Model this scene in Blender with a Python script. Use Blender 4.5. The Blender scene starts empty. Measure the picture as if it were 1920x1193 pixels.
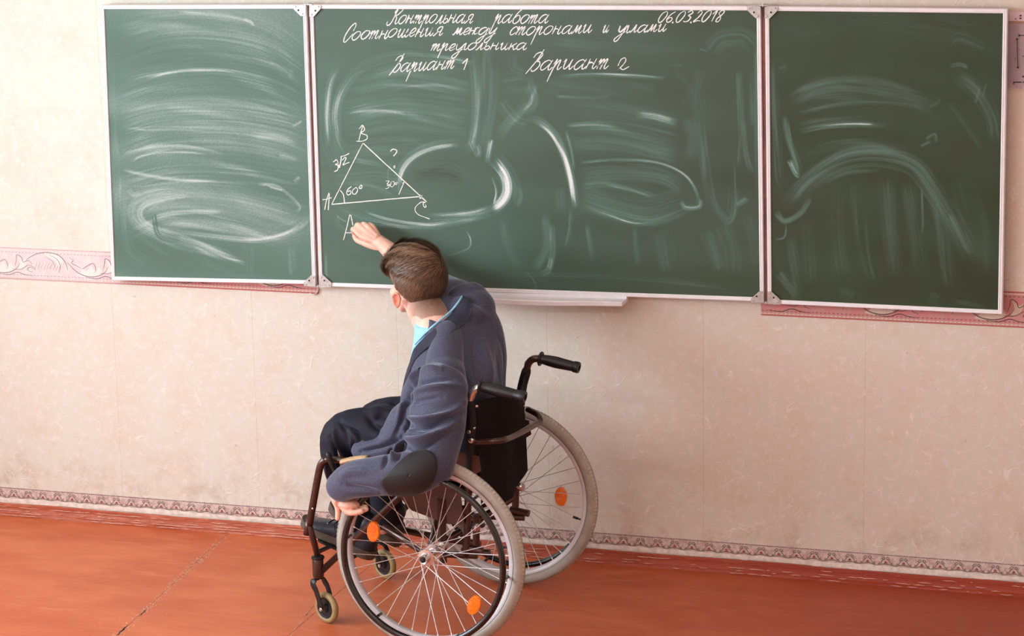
import bpy, bmesh, math, random
import numpy as np
from mathutils import Vector, Matrix
from mathutils.bvhtree import BVHTree
random.seed(7); np.random.seed(7)
S = bpy.context.scene; COL = S.collection
PI = math.pi

# ---------------------------------------------------------------- camera
cam = bpy.data.objects.new('camera', bpy.data.cameras.new('camera')); COL.objects.link(cam); S.camera = cam
yaw, pit, rol = .3102, .2175, -.0189
F = Vector((-math.sin(yaw)*math.cos(pit), math.cos(yaw)*math.cos(pit), -math.sin(pit)))
R0 = Vector((math.cos(yaw), math.sin(yaw), 0)); U0 = R0.cross(F)
Rv = math.cos(rol)*R0 + math.sin(rol)*U0; Uv = -math.sin(rol)*R0 + math.cos(rol)*U0
M = Matrix((Rv, Uv, -F)).transposed().to_4x4(); M.translation = (2.3692, -7.676, 2.6019)
cam.matrix_world = M
cam.data.sensor_width = 36; cam.data.lens = 4655.8/1920*36; cam.data.clip_end = 60

# ---------------------------------------------------------------- world, lights, exposure
W = bpy.data.worlds.new('world'); S.world = W; W.use_nodes = True
bg = W.node_tree.nodes['Background']
sky = W.node_tree.nodes.new('ShaderNodeTexSky'); sky.sky_type = 'HOSEK_WILKIE'; sky.turbidity = 6; sky.sun_direction = (-.2, .5, .8)
W.node_tree.links.new(sky.outputs[0], bg.inputs[0]); bg.inputs[1].default_value = 1.0
def area(name, loc, target, sx, sy, power, color):
    l = bpy.data.lights.new(name, 'AREA'); l.shape = 'RECTANGLE'; l.size = sx; l.size_y = sy; l.energy = power; l.color = color
    o = bpy.data.objects.new(name, l); COL.objects.link(o); o.location = loc
    o.rotation_euler = (Vector(target)-Vector(loc)).to_track_quat('-Z', 'Y').to_euler()
    return o
# daylight coming in through the three windows of the left wall
WIN_Y = (-2.2, -4.35, -6.5)
for wy, pw in zip(WIN_Y, (112, 112, 96)):
    area('window_daylight', (-3.5, wy, 1.75), (0, wy, 1.2), 1.7, 1.6, pw, (.77, .90, 1.0))
# two unseen overhead lights, added as general fill for the room
for lx in (-1.2, 1.8):
    area('overhead_fill_light', (lx, -5.2, 3.12), (lx, -5.2, 0), 1.2, .3, 30, (1.0, .96, .92))
S.view_settings.view_transform = 'Standard'; S.view_settings.look = 'None'
S.view_settings.exposure = 0.60; S.view_settings.gamma = 1; S.view_settings.use_curve_mapping = False

# ---------------------------------------------------------------- helpers
def srgb(r, g, b):
    f = lambda c: ((c/255+.055)/1.055)**2.4 if c > 10 else c/255/12.92
    return (f(r), f(g), f(b), 1)
class NT:
    """tiny node-tree builder"""
    def __init__(s, name):
        s.m = bpy.data.materials.new(name); s.m.use_nodes = True; s.t = s.m.node_tree; s.b = s.t.nodes['Principled BSDF']; s.out = s.t.nodes['Material Output']
    def n(s, typ, ins=None, **kw):
        nd = s.t.nodes.new('ShaderNode'+typ)
        for k, v in kw.items(): setattr(nd, k, v)
        for k, v in (ins or {}).items(): s.set(nd.inputs[k], v)
        return nd
    def set(s, sock, v):
        if hasattr(v, 'is_output'): s.t.links.new(v, sock)
        elif hasattr(v, 'outputs'): s.t.links.new(v.outputs[0], sock)
        else:
            if sock.type == 'RGBA' and len(v) == 3: v = (*v, 1)
            sock.default_value = v
    def p(s, k, v): s.set(s.b.inputs[k], v)
    def coord(s, kind='Object'): return s.n('TexCoord').outputs[kind]
    def mapv(s, v, scale=(1,1,1), loc=(0,0,0), rot=(0,0,0)): return s.n('Mapping', {'Vector': v, 'Scale': scale, 'Location': loc, 'Rotation': rot}).outputs[0]
    def noise(s, v, scale, detail=3, rough=.5, dist=0): return s.n('TexNoise', {'Vector': v, 'Scale': scale, 'Detail': detail, 'Roughness': rough, 'Distortion': dist}).outputs[0]
    def mix(s, f, a, b):
        nd = s.n('Mix', data_type='RGBA'); s.set(nd.inputs[0], f); s.set(nd.inputs[6], a); s.set(nd.inputs[7], b); return nd.outputs[2]
    def ramp(s, f, lo, hi, a=0., b=1.): return s.n('MapRange', {0: f, 1: lo, 2: hi, 3: a, 4: b}, interpolation_type='SMOOTHSTEP').outputs[0]
    def math(s, op, a, b=0., c=0.):
        nd = s.n('Math', operation=op); s.set(nd.inputs[0], a); s.set(nd.inputs[1], b); s.set(nd.inputs[2], c); return nd.outputs[0]
    def bump(s, h, strength=.5, dist=.002, normal=None):
        nd = s.n('Bump', {'Height': h, 'Strength': strength, 'Distance': dist})
        if normal is not None: s.set(nd.inputs['Normal'], normal)
        s.p('Normal', nd.outputs[0]); return nd.outputs[0]
def simple(name, col, rough=.5, metal=0., noise_amt=.12, nscale=60, spec=.5, bump=0., coat=0.):
    t = NT(name); v = t.coord(); f = t.noise(v, nscale, 4, .6)
    dark = tuple(c*(1-noise_amt*1.6) for c in col[:3]); lite = tuple(min(1, c*(1+noise_amt)) for c in col[:3])
    t.p('Base Color', t.mix(t.ramp(f, .3, .7), dark, lite)); t.p('Roughness', t.ramp(f, .2, .8, max(0,rough-.06), min(1,rough+.06))); t.p('Metallic', metal)
    t.p('Specular IOR Level', spec)
    if bump: t.bump(t.noise(v, nscale*6, 3), bump, .001)
    if coat: t.p('Coat Weight', coat); t.p('Coat Roughness', .15)
    return t.m

ORG = {}
def link(name, me, mats, parent=None, smooth=True):
    o = bpy.data.objects.new(name, me); COL.objects.link(o)
    for m in (mats if isinstance(mats, (list, tuple)) else [mats]): me.materials.append(m)
    if smooth: me.shade_smooth()
    if parent is not None:
        org = ORG.get(parent.name)
        if org is not None and org.length > 0: me.transform(Matrix.Translation(-org))
        o.parent = parent; ORG[o.name] = org if org is not None else Vector((0,0,0))
    else: ORG[o.name] = Vector((0,0,0))
    return o
def obj(name, bm, mats, parent=None, smooth=True, angle=None):
    me = bpy.data.meshes.new(name); bmesh.ops.recalc_face_normals(bm, faces=bm.faces[:]); bm.to_mesh(me); bm.free()
    if angle is not None: me.shade_smooth(); me.set_sharp_from_angle(angle=math.radians(angle)); smooth = False
    return link(name, me, mats, parent, smooth)
def thing(name, loc, label, cat, group=None):
    o = bpy.data.objects.new(name, None); COL.objects.link(o); o.location = loc; o.empty_display_size = .1
    ORG[o.name] = Vector(loc); o['label'] = label; o['category'] = cat
    if group: o['group'] = group
    return o
def tag(o, label, cat, group=None):
    o['label'] = label; o['category'] = cat
    if group: o['group'] = group
    return o
def struct(o): o['kind'] = 'structure'; return o
def stuff(o): o['kind'] = 'stuff'; return o
def box(bm, lo, hi, bev=0., rot=None, mat=0):
    lo, hi = Vector(lo), Vector(hi)
    r = bmesh.ops.create_cube(bm, size=1); vs = r['verts']; s = hi-lo; c = (hi+lo)/2
    for v in vs:
        p = Vector((v.co.x*s.x, v.co.y*s.y, v.co.z*s.z))
        if rot is not None: p = rot @ p
        v.co = p+c
    if bev:
        es = list({e for v in vs for e in v.link_edges}); bmesh.ops.bevel(bm, geom=es, offset=bev, segments=2, affect='EDGES', clamp_overlap=True)
    return bm
def catmull(P, n=8, closed=False):
    P = [np.array(p, float) for p in P]
    if len(P) < 3 and not closed: return [P[0]+(P[1]-P[0])*i/n for i in range(n+1)]
    Q = [P[-1]]+P+[P[0], P[1]] if closed else [2*P[0]-P[1]]+P+[2*P[-1]-P[-2]]
    out = []
    for i in range(1, len(Q)-2):
        a, b, c, d = Q[i-1:i+3]
        for k in range(n):
            t = k/n; out.append(.5*((2*b)+(c-a)*t+(2*a-5*b+4*c-d)*t*t+(3*b-a-3*c+d)*t**3))
    if not closed: out.append(P[-1])
    return out
def tube(bm, P, r, seg=12, closed=False, cap=True, ref=None, flat=None):
    """sweep of (elliptic) rings along P; r a number or one per point; flat=(a,b) scales along ref / across"""
    P = [Vector(p) for p in P]; n = len(P); rs = r if isinstance(r, (list, tuple, np.ndarray)) else [r]*n
    T = []
    for i in range(n):
        a = P[(i-1) % n] if closed else P[max(i-1, 0)]; b = P[(i+1) % n] if closed else P[min(i+1, n-1)]
        T.append((b-a).normalized())
    N = Vector(ref) if ref is not None else (Vector((0,0,1)) if abs(T[0].z) < .9 else Vector((1,0,0)))
    rings = []
    for i in range(n):
        if ref is not None: N = Vector(ref)
        N = (N-T[i]*N.dot(T[i])).normalized(); B = T[i].cross(N)
        fa, fb = flat if flat else (1, 1)
        rings.append([bm.verts.new(P[i]+(N*math.cos(2*PI*k/seg)*fa+B*math.sin(2*PI*k/seg)*fb)*rs[i]) for k in range(seg)])
    for i in range(n if closed else n-1):
        A, Bq = rings[i], rings[(i+1) % n]
        for k in range(seg): bm.faces.new((A[k], A[(k+1) % seg], Bq[(k+1) % seg], Bq[k]))
    if cap and not closed:
        bm.faces.new(rings[0][::-1]); bm.faces.new(rings[-1])
    return bm
def torus(bm, c, axis, R, r, n=72, m=14, flat=(1,1)):
    axis = Vector(axis).normalized(); u = axis.orthogonal().normalized(); w = axis.cross(u)
    P = [Vector(c)+(u*math.cos(2*PI*i/n)+w*math.sin(2*PI*i/n))*R for i in range(n)]
    return tube(bm, P, r, m, closed=True, ref=axis, flat=flat)
def cyl(bm, a, b, r, seg=16, r2=None):
    return tube(bm, [a, b], [r, r if r2 is None else r2], seg)
def lathe(bm, c, axis, prof, seg=32, up=None):
    """prof: (distance along axis, radius)"""
    axis = Vector(axis).normalized(); u = axis.orthogonal().normalized(); w = axis.cross(u); rings = []
    for d, r in prof:
        rings.append([bm.verts.new(Vector(c)+axis*d+(u*math.cos(2*PI*k/seg)+w*math.sin(2*PI*k/seg))*max(r, 1e-5)) for k in range(seg)])
    for A, B in zip(rings, rings[1:]):
        for k in range(seg): bm.faces.new((A[k], A[(k+1) % seg], B[(k+1) % seg], B[k]))
    bm.faces.new(rings[0][::-1]); bm.faces.new(rings[-1]); return bm
def ribbon(bm, pts, w, out=(0,-1,0), lift=.0006, mat=0):
    """flat printed / chalked line in a plane whose outward normal is out; w a number or one per point"""
    out = Vector(out); P = [Vector(p)+out*lift for p in pts]; n = len(P); prev = None
    for i in range(n):
        t = (P[min(i+1, n-1)]-P[max(i-1, 0)]); 
        if t.length < 1e-9: continue
        s = t.normalized().cross(out)*((w[i] if hasattr(w, '__len__') else w)/2)
        cur = (bm.verts.new(P[i]-s), bm.verts.new(P[i]+s))
        if prev:
            f = bm.faces.new((prev[0], prev[1], cur[1], cur[0])); f.material_index = mat
        prev = cur
def fill(bm, pts, mat=0):
    f = bm.faces.new([bm.verts.new(Vector(p)) for p in pts]); f.material_index = mat; return f
def smoothnoise(x, seed):
    """1-d value noise, numpy"""
    r = np.random.RandomState(seed).rand(4096); i = np.floor(x).astype(int); t = x-i; t = t*t*(3-2*t)
    return r[i % 4096]*(1-t)+r[(i+1) % 4096]*t

# ================================================================ room
t = NT('embossed_wallpaper'); v = t.coord(); wp = t.m
vx = t.n('SeparateXYZ', {0: v})
v2 = t.mapv(v, (1, 1, 1))
# embossed scribbles: contour lines of warped noises, broken up by a mask
def scrib(off, sc, k, lv):
    nz = t.noise(t.mapv(v, (sc, sc, sc*1.0), off), 1, .0, .4, .9)
    a = t.math('ABSOLUTE', t.math('SUBTRACT', nz, lv)); return t.ramp(a, 0, k, 1, 0)
msk = t.ramp(t.noise(t.mapv(v, (17, 17, 17), (3, 1, 2)), 1, 2), .46, .56)
msk2 = t.ramp(t.noise(t.mapv(v, (15, 15, 15), (9, 4, 7)), 1, 2), .44, .56)
h = t.math('MAXIMUM', t.math('MULTIPLY', scrib((0,0,0), 9, .011, .5), msk), t.math('MULTIPLY', scrib((5,2,9), 12, .013, .47), msk2))
h = t.math('MAXIMUM', h, t.math('MULTIPLY', scrib((2,8,4), 15, .016, .53), t.math('SUBTRACT', 1., msk)))
fine = t.noise(v, 90, 4, .65)
patch = t.noise(v, 5.5, 5, .62); patch2 = t.noise(t.mapv(v, (1,1,1), (4,2,8)), 14, 5, .6); wash = t.noise(t.mapv(v, (1,1,1), (14,2,3)), 36, 5, .7)
c = t.mix(t.ramp(patch, .38, .66), srgb(213, 213, 199), srgb(215, 207, 192))
c = t.mix(t.math('MULTIPLY', t.ramp(patch2, .5, .72), .45), c, srgb(214, 196, 174))
c = t.mix(t.math('MULTIPLY', t.ramp(wash, .5, .64), .5), c, srgb(228, 222, 220))
# the wall tint shifts from cream on the left to pink on the right
pk = t.ramp(vx.outputs[0], -1.0, 1.9, 0, 1)
c = t.mix(t.math('MULTIPLY', pk, .38), c, t.n('Mix', {0: 1.0, 6: c, 7: srgb(250, 218, 210)}, data_type='RGBA', blend_type='MULTIPLY').outputs[2])
# brown soil in the lowest third
soil = t.math('MULTIPLY', t.ramp(vx.outputs[2], .34, .07), t.ramp(t.noise(t.mapv(v, (1,1,1), (1,7,1)), 9, 7, .72), .46, .70))
c = t.mix(t.math('MULTIPLY', soil, .5), c, srgb(168, 132, 100))
specks = t.ramp(t.noise(v, 33, 2, .5), .735, .775); c = t.mix(t.math('MULTIPLY', specks, .28), c, srgb(120, 96, 84))
# butt joints between wallpaper lengths, every 0.53 m
seam = t.math('ABSOLUTE', t.math('SUBTRACT', t.math('FRACT', t.math('DIVIDE', t.math('ADD', vx.outputs[0], 12.955), .53)), .5))
sm = t.ramp(seam, .0, .0022, 1, 0); c = t.mix(t.math('MULTIPLY', sm, .20), c, srgb(150, 128, 108))
c = t.mix(t.math('MULTIPLY', h, .34), c, srgb(244, 238, 232))
t.p('Base Color', c); t.p('Roughness', .62); t.p('Specular IOR Level', .35)
hh = t.math('ADD', t.math('ADD', h, t.math('MULTIPLY', fine, .35)), t.math('MULTIPLY', sm, -.9))
t.bump(hh, .42, .0018)

def grid_panel(name, x0, x1, z0, z1, y, mat): 
    bm = bmesh.new(); box(bm, (x0, y, z0), (x1, y+.2, z1)); return struct(obj(name, bm, mat, smooth=False))
XL, XR, YR, ZC = -3.3, 3.9, -8.6, 3.2
grid_panel('wall_back', XL-.2, XR+.2, 0, ZC, 0, wp)
plaster = simple('plain_wallpaper', srgb(226, 206, 190), .8, nscale=8, noise_amt=.05)
bm = bmesh.new(); box(bm, (XR, YR, 0), (XR+.2, 0, ZC)); struct(obj('wall_right', bm, plaster, smooth=False))
bm = bmesh.new(); box(bm, (XL-.2, YR-.2, 0), (XR+.2, YR, ZC)); struct(obj('wall_rear', bm, plaster, smooth=False))
bm = bmesh.new(); box(bm, (XL-.2, YR-.2, ZC), (XR+.2, .2, ZC+.2)); struct(obj('ceiling', bm, simple('ceiling_white', srgb(236, 232, 226), .9, nscale=5, noise_amt=.03), smooth=False))
# left wall with three window openings
bm = bmesh.new(); ys = [YR]; 
for wy in sorted(WIN_Y): ys += [wy-.85, wy+.85]
ys += [0]
for i in range(0, len(ys), 2): box(bm, (XL-.2, ys[i], 0), (XL, ys[i+1], ZC))
for wy in WIN_Y:
    box(bm, (XL-.2, wy-.85, 0), (XL, wy+.85, .95)); box(bm, (XL-.2, wy-.85, 2.55), (XL, wy+.85, ZC))
struct(obj('wall_left', bm, plaster, smooth=False))
wpaint = simple('window_white_paint', srgb(238, 238, 234), .4, noise_amt=.03)
tg = NT('window_glass'); tg.p('Transmission Weight', 1.); tg.p('Roughness', 0.); tg.p('IOR', 1.05)
for i, wy in enumerate(WIN_Y):
    w = thing('window_%d' % (i+1), (XL-.1, wy, .95), 'x', 'x'); del w['label']; del w['category']; w['kind'] = 'structure'
    bm = bmesh.new()
    for a, b in ((-.85, -.79), (.79, .85), (-.03, .03)): box(bm, (XL-.13, wy+a, .95), (XL-.07, wy+b, 2.55))
    for a, b in ((.95, 1.01), (2.49, 2.55), (2.05, 2.10)): box(bm, (XL-.129, wy-.79, a), (XL-.071, wy+.79, b))
    obj('window_frame', bm, wpaint, w, smooth=False)
    bm = bmesh.new(); box(bm, (XL-.06, wy-.95, .91), (XL+.18, wy+.95, .95), .004); obj('window_sill', bm, wpaint, w, smooth=False)

# ---- floor: big painted hardboard sheets
t = NT('painted_floor'); v = t.coord(); fl = t.m; fx = t.n('SeparateXYZ', {0: v})
n1 = t.noise(t.mapv(v, (1, 2.2, 1), (0,0,0), (0,0,.25)), 2.2, 6, .62, .4); n2 = t.noise(t.mapv(v, (1.2, 6, 1), (3,1,0), (0,0,.3)), 5, 7, .68); sp = t.noise(v, 210, 3, .6)
c = t.mix(t.ramp(n1, .34, .7), srgb(186, 86, 44), srgb(204, 108, 64))
c = t.mix(t.math('MULTIPLY', t.ramp(n2, .48, .72), .5), c, srgb(214, 138, 102))
c = t.mix(t.math('MULTIPLY', t.ramp(sp, .56, .7), .34), c, srgb(216, 150, 120))
c = t.mix(t.math('MULTIPLY', t.ramp(t.noise(t.mapv(v,(1,1,1),(7,7,0)), 60, 2), .74, .78), .6), c, srgb(232, 190, 165))
# light falloff painted into the floor colour: darker red towards the right
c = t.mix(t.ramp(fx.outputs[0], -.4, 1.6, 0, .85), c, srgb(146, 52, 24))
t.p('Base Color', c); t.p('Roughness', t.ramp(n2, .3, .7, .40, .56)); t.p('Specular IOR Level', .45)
t.bump(t.math('ADD', t.math('MULTIPLY', sp, .6), n2), .22, .0012)
floor_o = thing('floor', (0, 0, 0), 'x', 'x'); del floor_o['label']; del floor_o['category']; floor_o['kind'] = 'structure'
gap = NT('floor_joint_filler'); gv = gap.coord(); gap.p('Base Color', gap.mix(gap.ramp(gap.noise(gv, 55, 4, .7), .42, .58), srgb(180, 84, 48), srgb(216, 150, 120))); gap.p('Roughness', .6)
gap.bump(gap.noise(gv, 120, 4), .8, .002)
bm = bmesh.new(); box(bm, (XL-.2, YR-.2, -.12), (XR+.2, .2, -.0009)); obj('subfloor', bm, gap.m, floor_o, smooth=False)
# joint lines run from the wall toward the room, slightly askew
J1 = ((-1.1425,-.044,0), (-1.044,-1.1036,0)); J2 = ((-.5601,-.6784,0), (-.5236,-.9531,0))
def jx(J, y): (a, b) = J; return a[0]+(b[0]-a[0])*(y-a[1])/(b[1]-a[1])
def rag(n, amp, seed, scale=1.): r = smoothnoise(np.arange(n)*scale, seed)+.5*smoothnoise(np.arange(n)*scale*3.3, seed+1); return (r-.75)*amp
J2b = ((J2[0][0], 0, 0), (J2[0][0]+(J2[1][0]-J2[0][0])*3, -1.2, 0))
edges = [lambda y: XL-.1, lambda y: jx(J1, y), lambda y: -.53+.0*y, lambda y: 1.95, lambda y: XR+.1]
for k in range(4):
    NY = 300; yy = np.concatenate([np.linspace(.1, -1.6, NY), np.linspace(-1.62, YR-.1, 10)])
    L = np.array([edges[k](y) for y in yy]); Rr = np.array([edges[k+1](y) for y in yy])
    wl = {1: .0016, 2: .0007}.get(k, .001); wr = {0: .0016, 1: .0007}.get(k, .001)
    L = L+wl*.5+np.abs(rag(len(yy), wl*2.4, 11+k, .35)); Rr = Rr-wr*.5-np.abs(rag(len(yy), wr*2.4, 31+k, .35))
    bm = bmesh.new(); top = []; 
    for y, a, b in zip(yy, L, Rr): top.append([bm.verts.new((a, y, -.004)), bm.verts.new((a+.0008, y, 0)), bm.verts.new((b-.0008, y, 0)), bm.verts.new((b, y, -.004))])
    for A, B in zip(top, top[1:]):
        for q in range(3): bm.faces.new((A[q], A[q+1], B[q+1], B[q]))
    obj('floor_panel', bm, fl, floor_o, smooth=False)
# open dark cracks in the joint near the viewer
crk = simple('crack_dark', srgb(44, 26, 20), .9, noise_amt=.3)
bm = bmesh.new()
for (u0, u1, wdt) in (((-1.0674,-.8362,0), (-1.0588,-.908,0), .004), ((-1.0591,-.9911,0), (-1.0489,-1.0899,0), .006)):
    a, b = Vector(u0), Vector(u1); P = [a+(b-a)*i/8+Vector((math.sin(i*2.1)*.0012, 0, 0)) for i in range(9)]
    ribbon(bm, P, [wdt*math.sin(PI*(i+.3)/9) for i in range(9)], (0, 0, 1), .0006)
obj('crack', bm, crk, floor_o, smooth=False)
# peeled paint flakes along the joint
bm = bmesh.new(); rr = random.Random(5)
for i in range(230):
    s = rr.random(); y = -.02-1.1*s; x = jx(J1, y)+rr.gauss(0, .006)+rr.choice((-1, 1))*.007; l = rr.uniform(.006, .024); w_ = rr.uniform(.0015, .0045)
    a = rr.gauss(-1.5, .5); P = [Vector((x+math.cos(a)*l*(q/4-.5), y+math.sin(a)*l*(q/4-.5), 0)) for q in range(5)]
    ribbon(bm, P, [w_*math.sin(PI*(q+.4)/5) for q in range(5)], (0, 0, 1), .0005)
for i in range(42):
    s = rr.random(); a = Vector(J2[0])*(1-s)+Vector(J2[1])*s; P = [a+Vector((rr.gauss(0, .002), (q/3-.5)*.014, 0)) for q in range(4)]
    ribbon(bm, P, [.001, .0022, .002, .0008], (0, 0, 1), .0005)
stuff(obj('paint_flakes', bm, simple('paint_flake', srgb(214, 160, 132), .7), floor_o, smooth=False))

# ---- baseboard: quarter moulding with thick old paint, ragged wallpaper edge above
t = NT('baseboard_paint'); v = t.coord(); bz = t.n('SeparateXYZ', {0: v})
wn = t.noise(t.mapv(v, (2.2, 12, 26)), 4, 6, .75); w2 = t.noise(t.mapv(v, (9, 30, 60)), 3, 4, .7)
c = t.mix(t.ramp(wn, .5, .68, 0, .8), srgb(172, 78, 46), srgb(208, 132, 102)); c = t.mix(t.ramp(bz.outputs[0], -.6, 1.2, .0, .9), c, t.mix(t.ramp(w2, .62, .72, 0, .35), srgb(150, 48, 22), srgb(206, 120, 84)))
c = t.mix(t.ramp(w2, .67, .72, 0, .8), c, srgb(236, 206, 190))
t.p('Base Color', c); t.p('Roughness', .38); t.bump(t.math('ADD', wn, t.math('MULTIPLY', w2, .5)), .8, .003); bpaint = t.m
prof = [(0, .040), (-.006, .0405), (-.0085, .038), (-.009, .024), (-.012, .021), (-.018, .0165), (-.021, .0105), (-.024, .0095), (-.030, .004), (-.031, 0), (0, 0)]
N = 420; xs = np.linspace(XL, XR, N); bm = bmesh.new(); rows = []
for i, x in enumerate(xs):
    j = (smoothnoise(np.array([x*6.]), 3)[0]-.5)*.004; k = (smoothnoise(np.array([x*14.]), 5)[0]-.5)*.003
    rows.append([bm.verts.new((x, py+(k if 0 < q < 9 else 0), max(0, pz+(j if q < 8 and pz > .003 else 0)))) for q, (py, pz) in enumerate(prof)])
for A, B in zip(rows, rows[1:]):
    for q in range(len(prof)-1): bm.faces.new((A[q], A[q+1], B[q+1], B[q]))
base = struct(obj('baseboard_back', bm, bpaint, angle=40))
bm = bmesh.new(); rr = random.Random(9)
for i in range(330):
    x = rr.uniform(-2.2, 2.0); zz = rr.choice(((-.0245, .0105), (-.0185, .0172), (-.0098, .027), (-.031, .0035))); l = rr.uniform(.01, .07)*(1.2 if x < 0 else .8)
    if x > .2 and rr.random() < .35: continue
    P = [Vector((x+l*q/5, zz[0]-.003+rr.gauss(0, .0004), zz[1]+.0015+rr.gauss(0, .0006))) for q in range(6)]
    tube(bm, P, [.0003, .0011, .0016, .0014, .0011, .0003], 4)
stuff(obj('paint_flakes', bm, simple('baseboard_flake', srgb(220, 164, 142), .45), base))
def xwave(x, s, f, a): return (smoothnoise(np.array([(x+9)*f]), s)[0]-.5)*a
bm = bmesh.new(); prev = None
for x in np.linspace(XL, XR, 900):
    zt = .0585+xwave(x, 21, 9, .004); zb = .0425+xwave(x, 23, 30, .006)+xwave(x, 25, 4, .004)
    cur = (bm.verts.new((x, -.0016, zb)), bm.verts.new((x, -.0022, (zb+zt)/2)), bm.verts.new((x, -.0016, zt)))
    if prev: bm.faces.new((prev[0], prev[1], cur[1], cur[0])); bm.faces.new((prev[1], prev[2], cur[2], cur[1]))
    prev = cur
paper_edge = simple('torn_paper_edge', srgb(228, 218, 206), .8, noise_amt=.12, nscale=40, bump=.6)
# ---- lower wallpaper border with its small crest repeat
LB = struct(obj('trim_1', bm, paper_edge))
t = NT('lower_border_paper'); v = t.coord()
c = t.mix(t.ramp(t.noise(v, 60, 4, .7), .4, .62), srgb(214, 196, 184), srgb(190, 160, 152)); t.p('Base Color', c); t.p('Roughness', .7); t.bump(t.noise(v, 200, 3), .3, .001)
bm = bmesh.new(); box(bm, (XL, -.0012, .056), (XR, 0, .099)); obj('border_strip', bm, t.m, LB, smooth=False)
ink = [simple('border_ink_grey', srgb(118, 108, 102), .7, noise_amt=.25), simple('border_ink_red', srgb(160, 60, 58), .7, noise_amt=.2), simple('border_ink_violet', srgb(96, 86, 98), .7, noise_amt=.2), simple('border_ink_light', srgb(196, 186, 170), .7)]
bm = bmesh.new(); yb = -.0013; per = .0585
def pt2(x, z): return Vector((x, yb, z))
for i in range(int(4.3/.009)):       # twisted cord at the top
    x = -2.2+i*.009; ribbon(bm, [pt2(x, .0952), pt2(x+.0045, .0968), pt2(x+.0092, .0955)], [.0009, .0024, .0009], mat=2)
for i in range(int(4.3/per)):
    x0 = -2.2+i*per
    wavep = [pt2(x0+per*q/12, .0615+.0050*math.cos(2*PI*(q/12))*-.6+.002) for q in range(13)]
    ribbon(bm, wavep, .0022, mat=0)
    cx = x0+per/2
    for s in (-1, 1):
        ribbon(bm, [pt2(cx+s*d, z) for d, z in catmull([(.026, .064), (.017, .067), (.011, .077), (.004, .083)], 4)], [.0022]*13, mat=0)
        C = [pt2(cx+s*(.0065+.0042*math.cos(a)), .0855+.0036*math.sin(a)) for a in np.linspace(-.6, 4.6, 9)]; ribbon(bm, C, .0021, mat=0)
        C = [pt2(cx+s*(.0120+.0028*math.cos(a)), .0815+.0028*math.sin(a)) for a in np.linspace(-.6, 4.2, 7)]; ribbon(bm, C, .0017, mat=0)
        ribbon(bm, [pt2(cx+s*.019, .0665), pt2(cx+s*.024, .072)], [.003, .001], mat=1)
        ribbon(bm, [pt2(cx+s*.0225, .0635), pt2(cx+s*.014, .066), pt2(cx+s*.008, .0655)], [.001, .0035, .002], mat=3)
    fill(bm, [pt2(cx-.006, .0688)+Vector((0,-.0007,0)), pt2(cx+.006, .0688)+Vector((0,-.0007,0)), pt2(cx+.003, .0735)+Vector((0,-.0007,0)), pt2(cx, .076)+Vector((0,-.0007,0)), pt2(cx-.003, .0735)+Vector((0,-.0007,0))], 1)
    ribbon(bm, [pt2(cx-.004, .064), pt2(cx, .0668), pt2(cx+.004, .064)], .0015, mat=1)
stuff(obj('printed_crests', bm, ink, LB, smooth=False))

# ---- upper border: pink acanthus scroll strip, cut away behind the board's middle
t = NT('upper_border_paper'); v = t.coord(); ux = t.n('SeparateXYZ', {0: v})
mott = t.noise(t.mapv(v, (1, 1, 1), (0,0,0), (0, .6, 0)), 40, 5, .7)
pink = t.mix(t.ramp(mott, .42, .6), srgb(206, 130, 130), srgb(194, 144, 138)); pale = t.mix(t.ramp(mott, .42, .6), srgb(220, 198, 200), srgb(216, 208, 200))
t.p('Base Color', t.mix(t.ramp(ux.outputs[0], -1.66, -1.36, 0, 1), pale, pink)); t.p('Roughness', .6); t.bump(mott, .3, .001)
ub = t.m
def bleach(name, col, pale):
    t = NT(name); ux = t.n('SeparateXYZ', {0: t.coord()}); t.p('Base Color', t.mix(t.ramp(ux.outputs[0], -1.66, -1.36), pale, col)); t.p('Roughness', .65); return t.m
uink = [bleach('scroll_outline', srgb(92, 66, 62), srgb(150, 140, 142)), bleach('scroll_leaf_fill', srgb(206, 186, 168), srgb(224, 218, 210)), bleach('edge_line', srgb(178, 84, 78), srgb(196, 152, 148)), bleach('edge_cord', srgb(216, 196, 172), srgb(216, 206, 196)), bleach('scroll_dots', srgb(122, 88, 80), srgb(178, 164, 160))]
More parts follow.
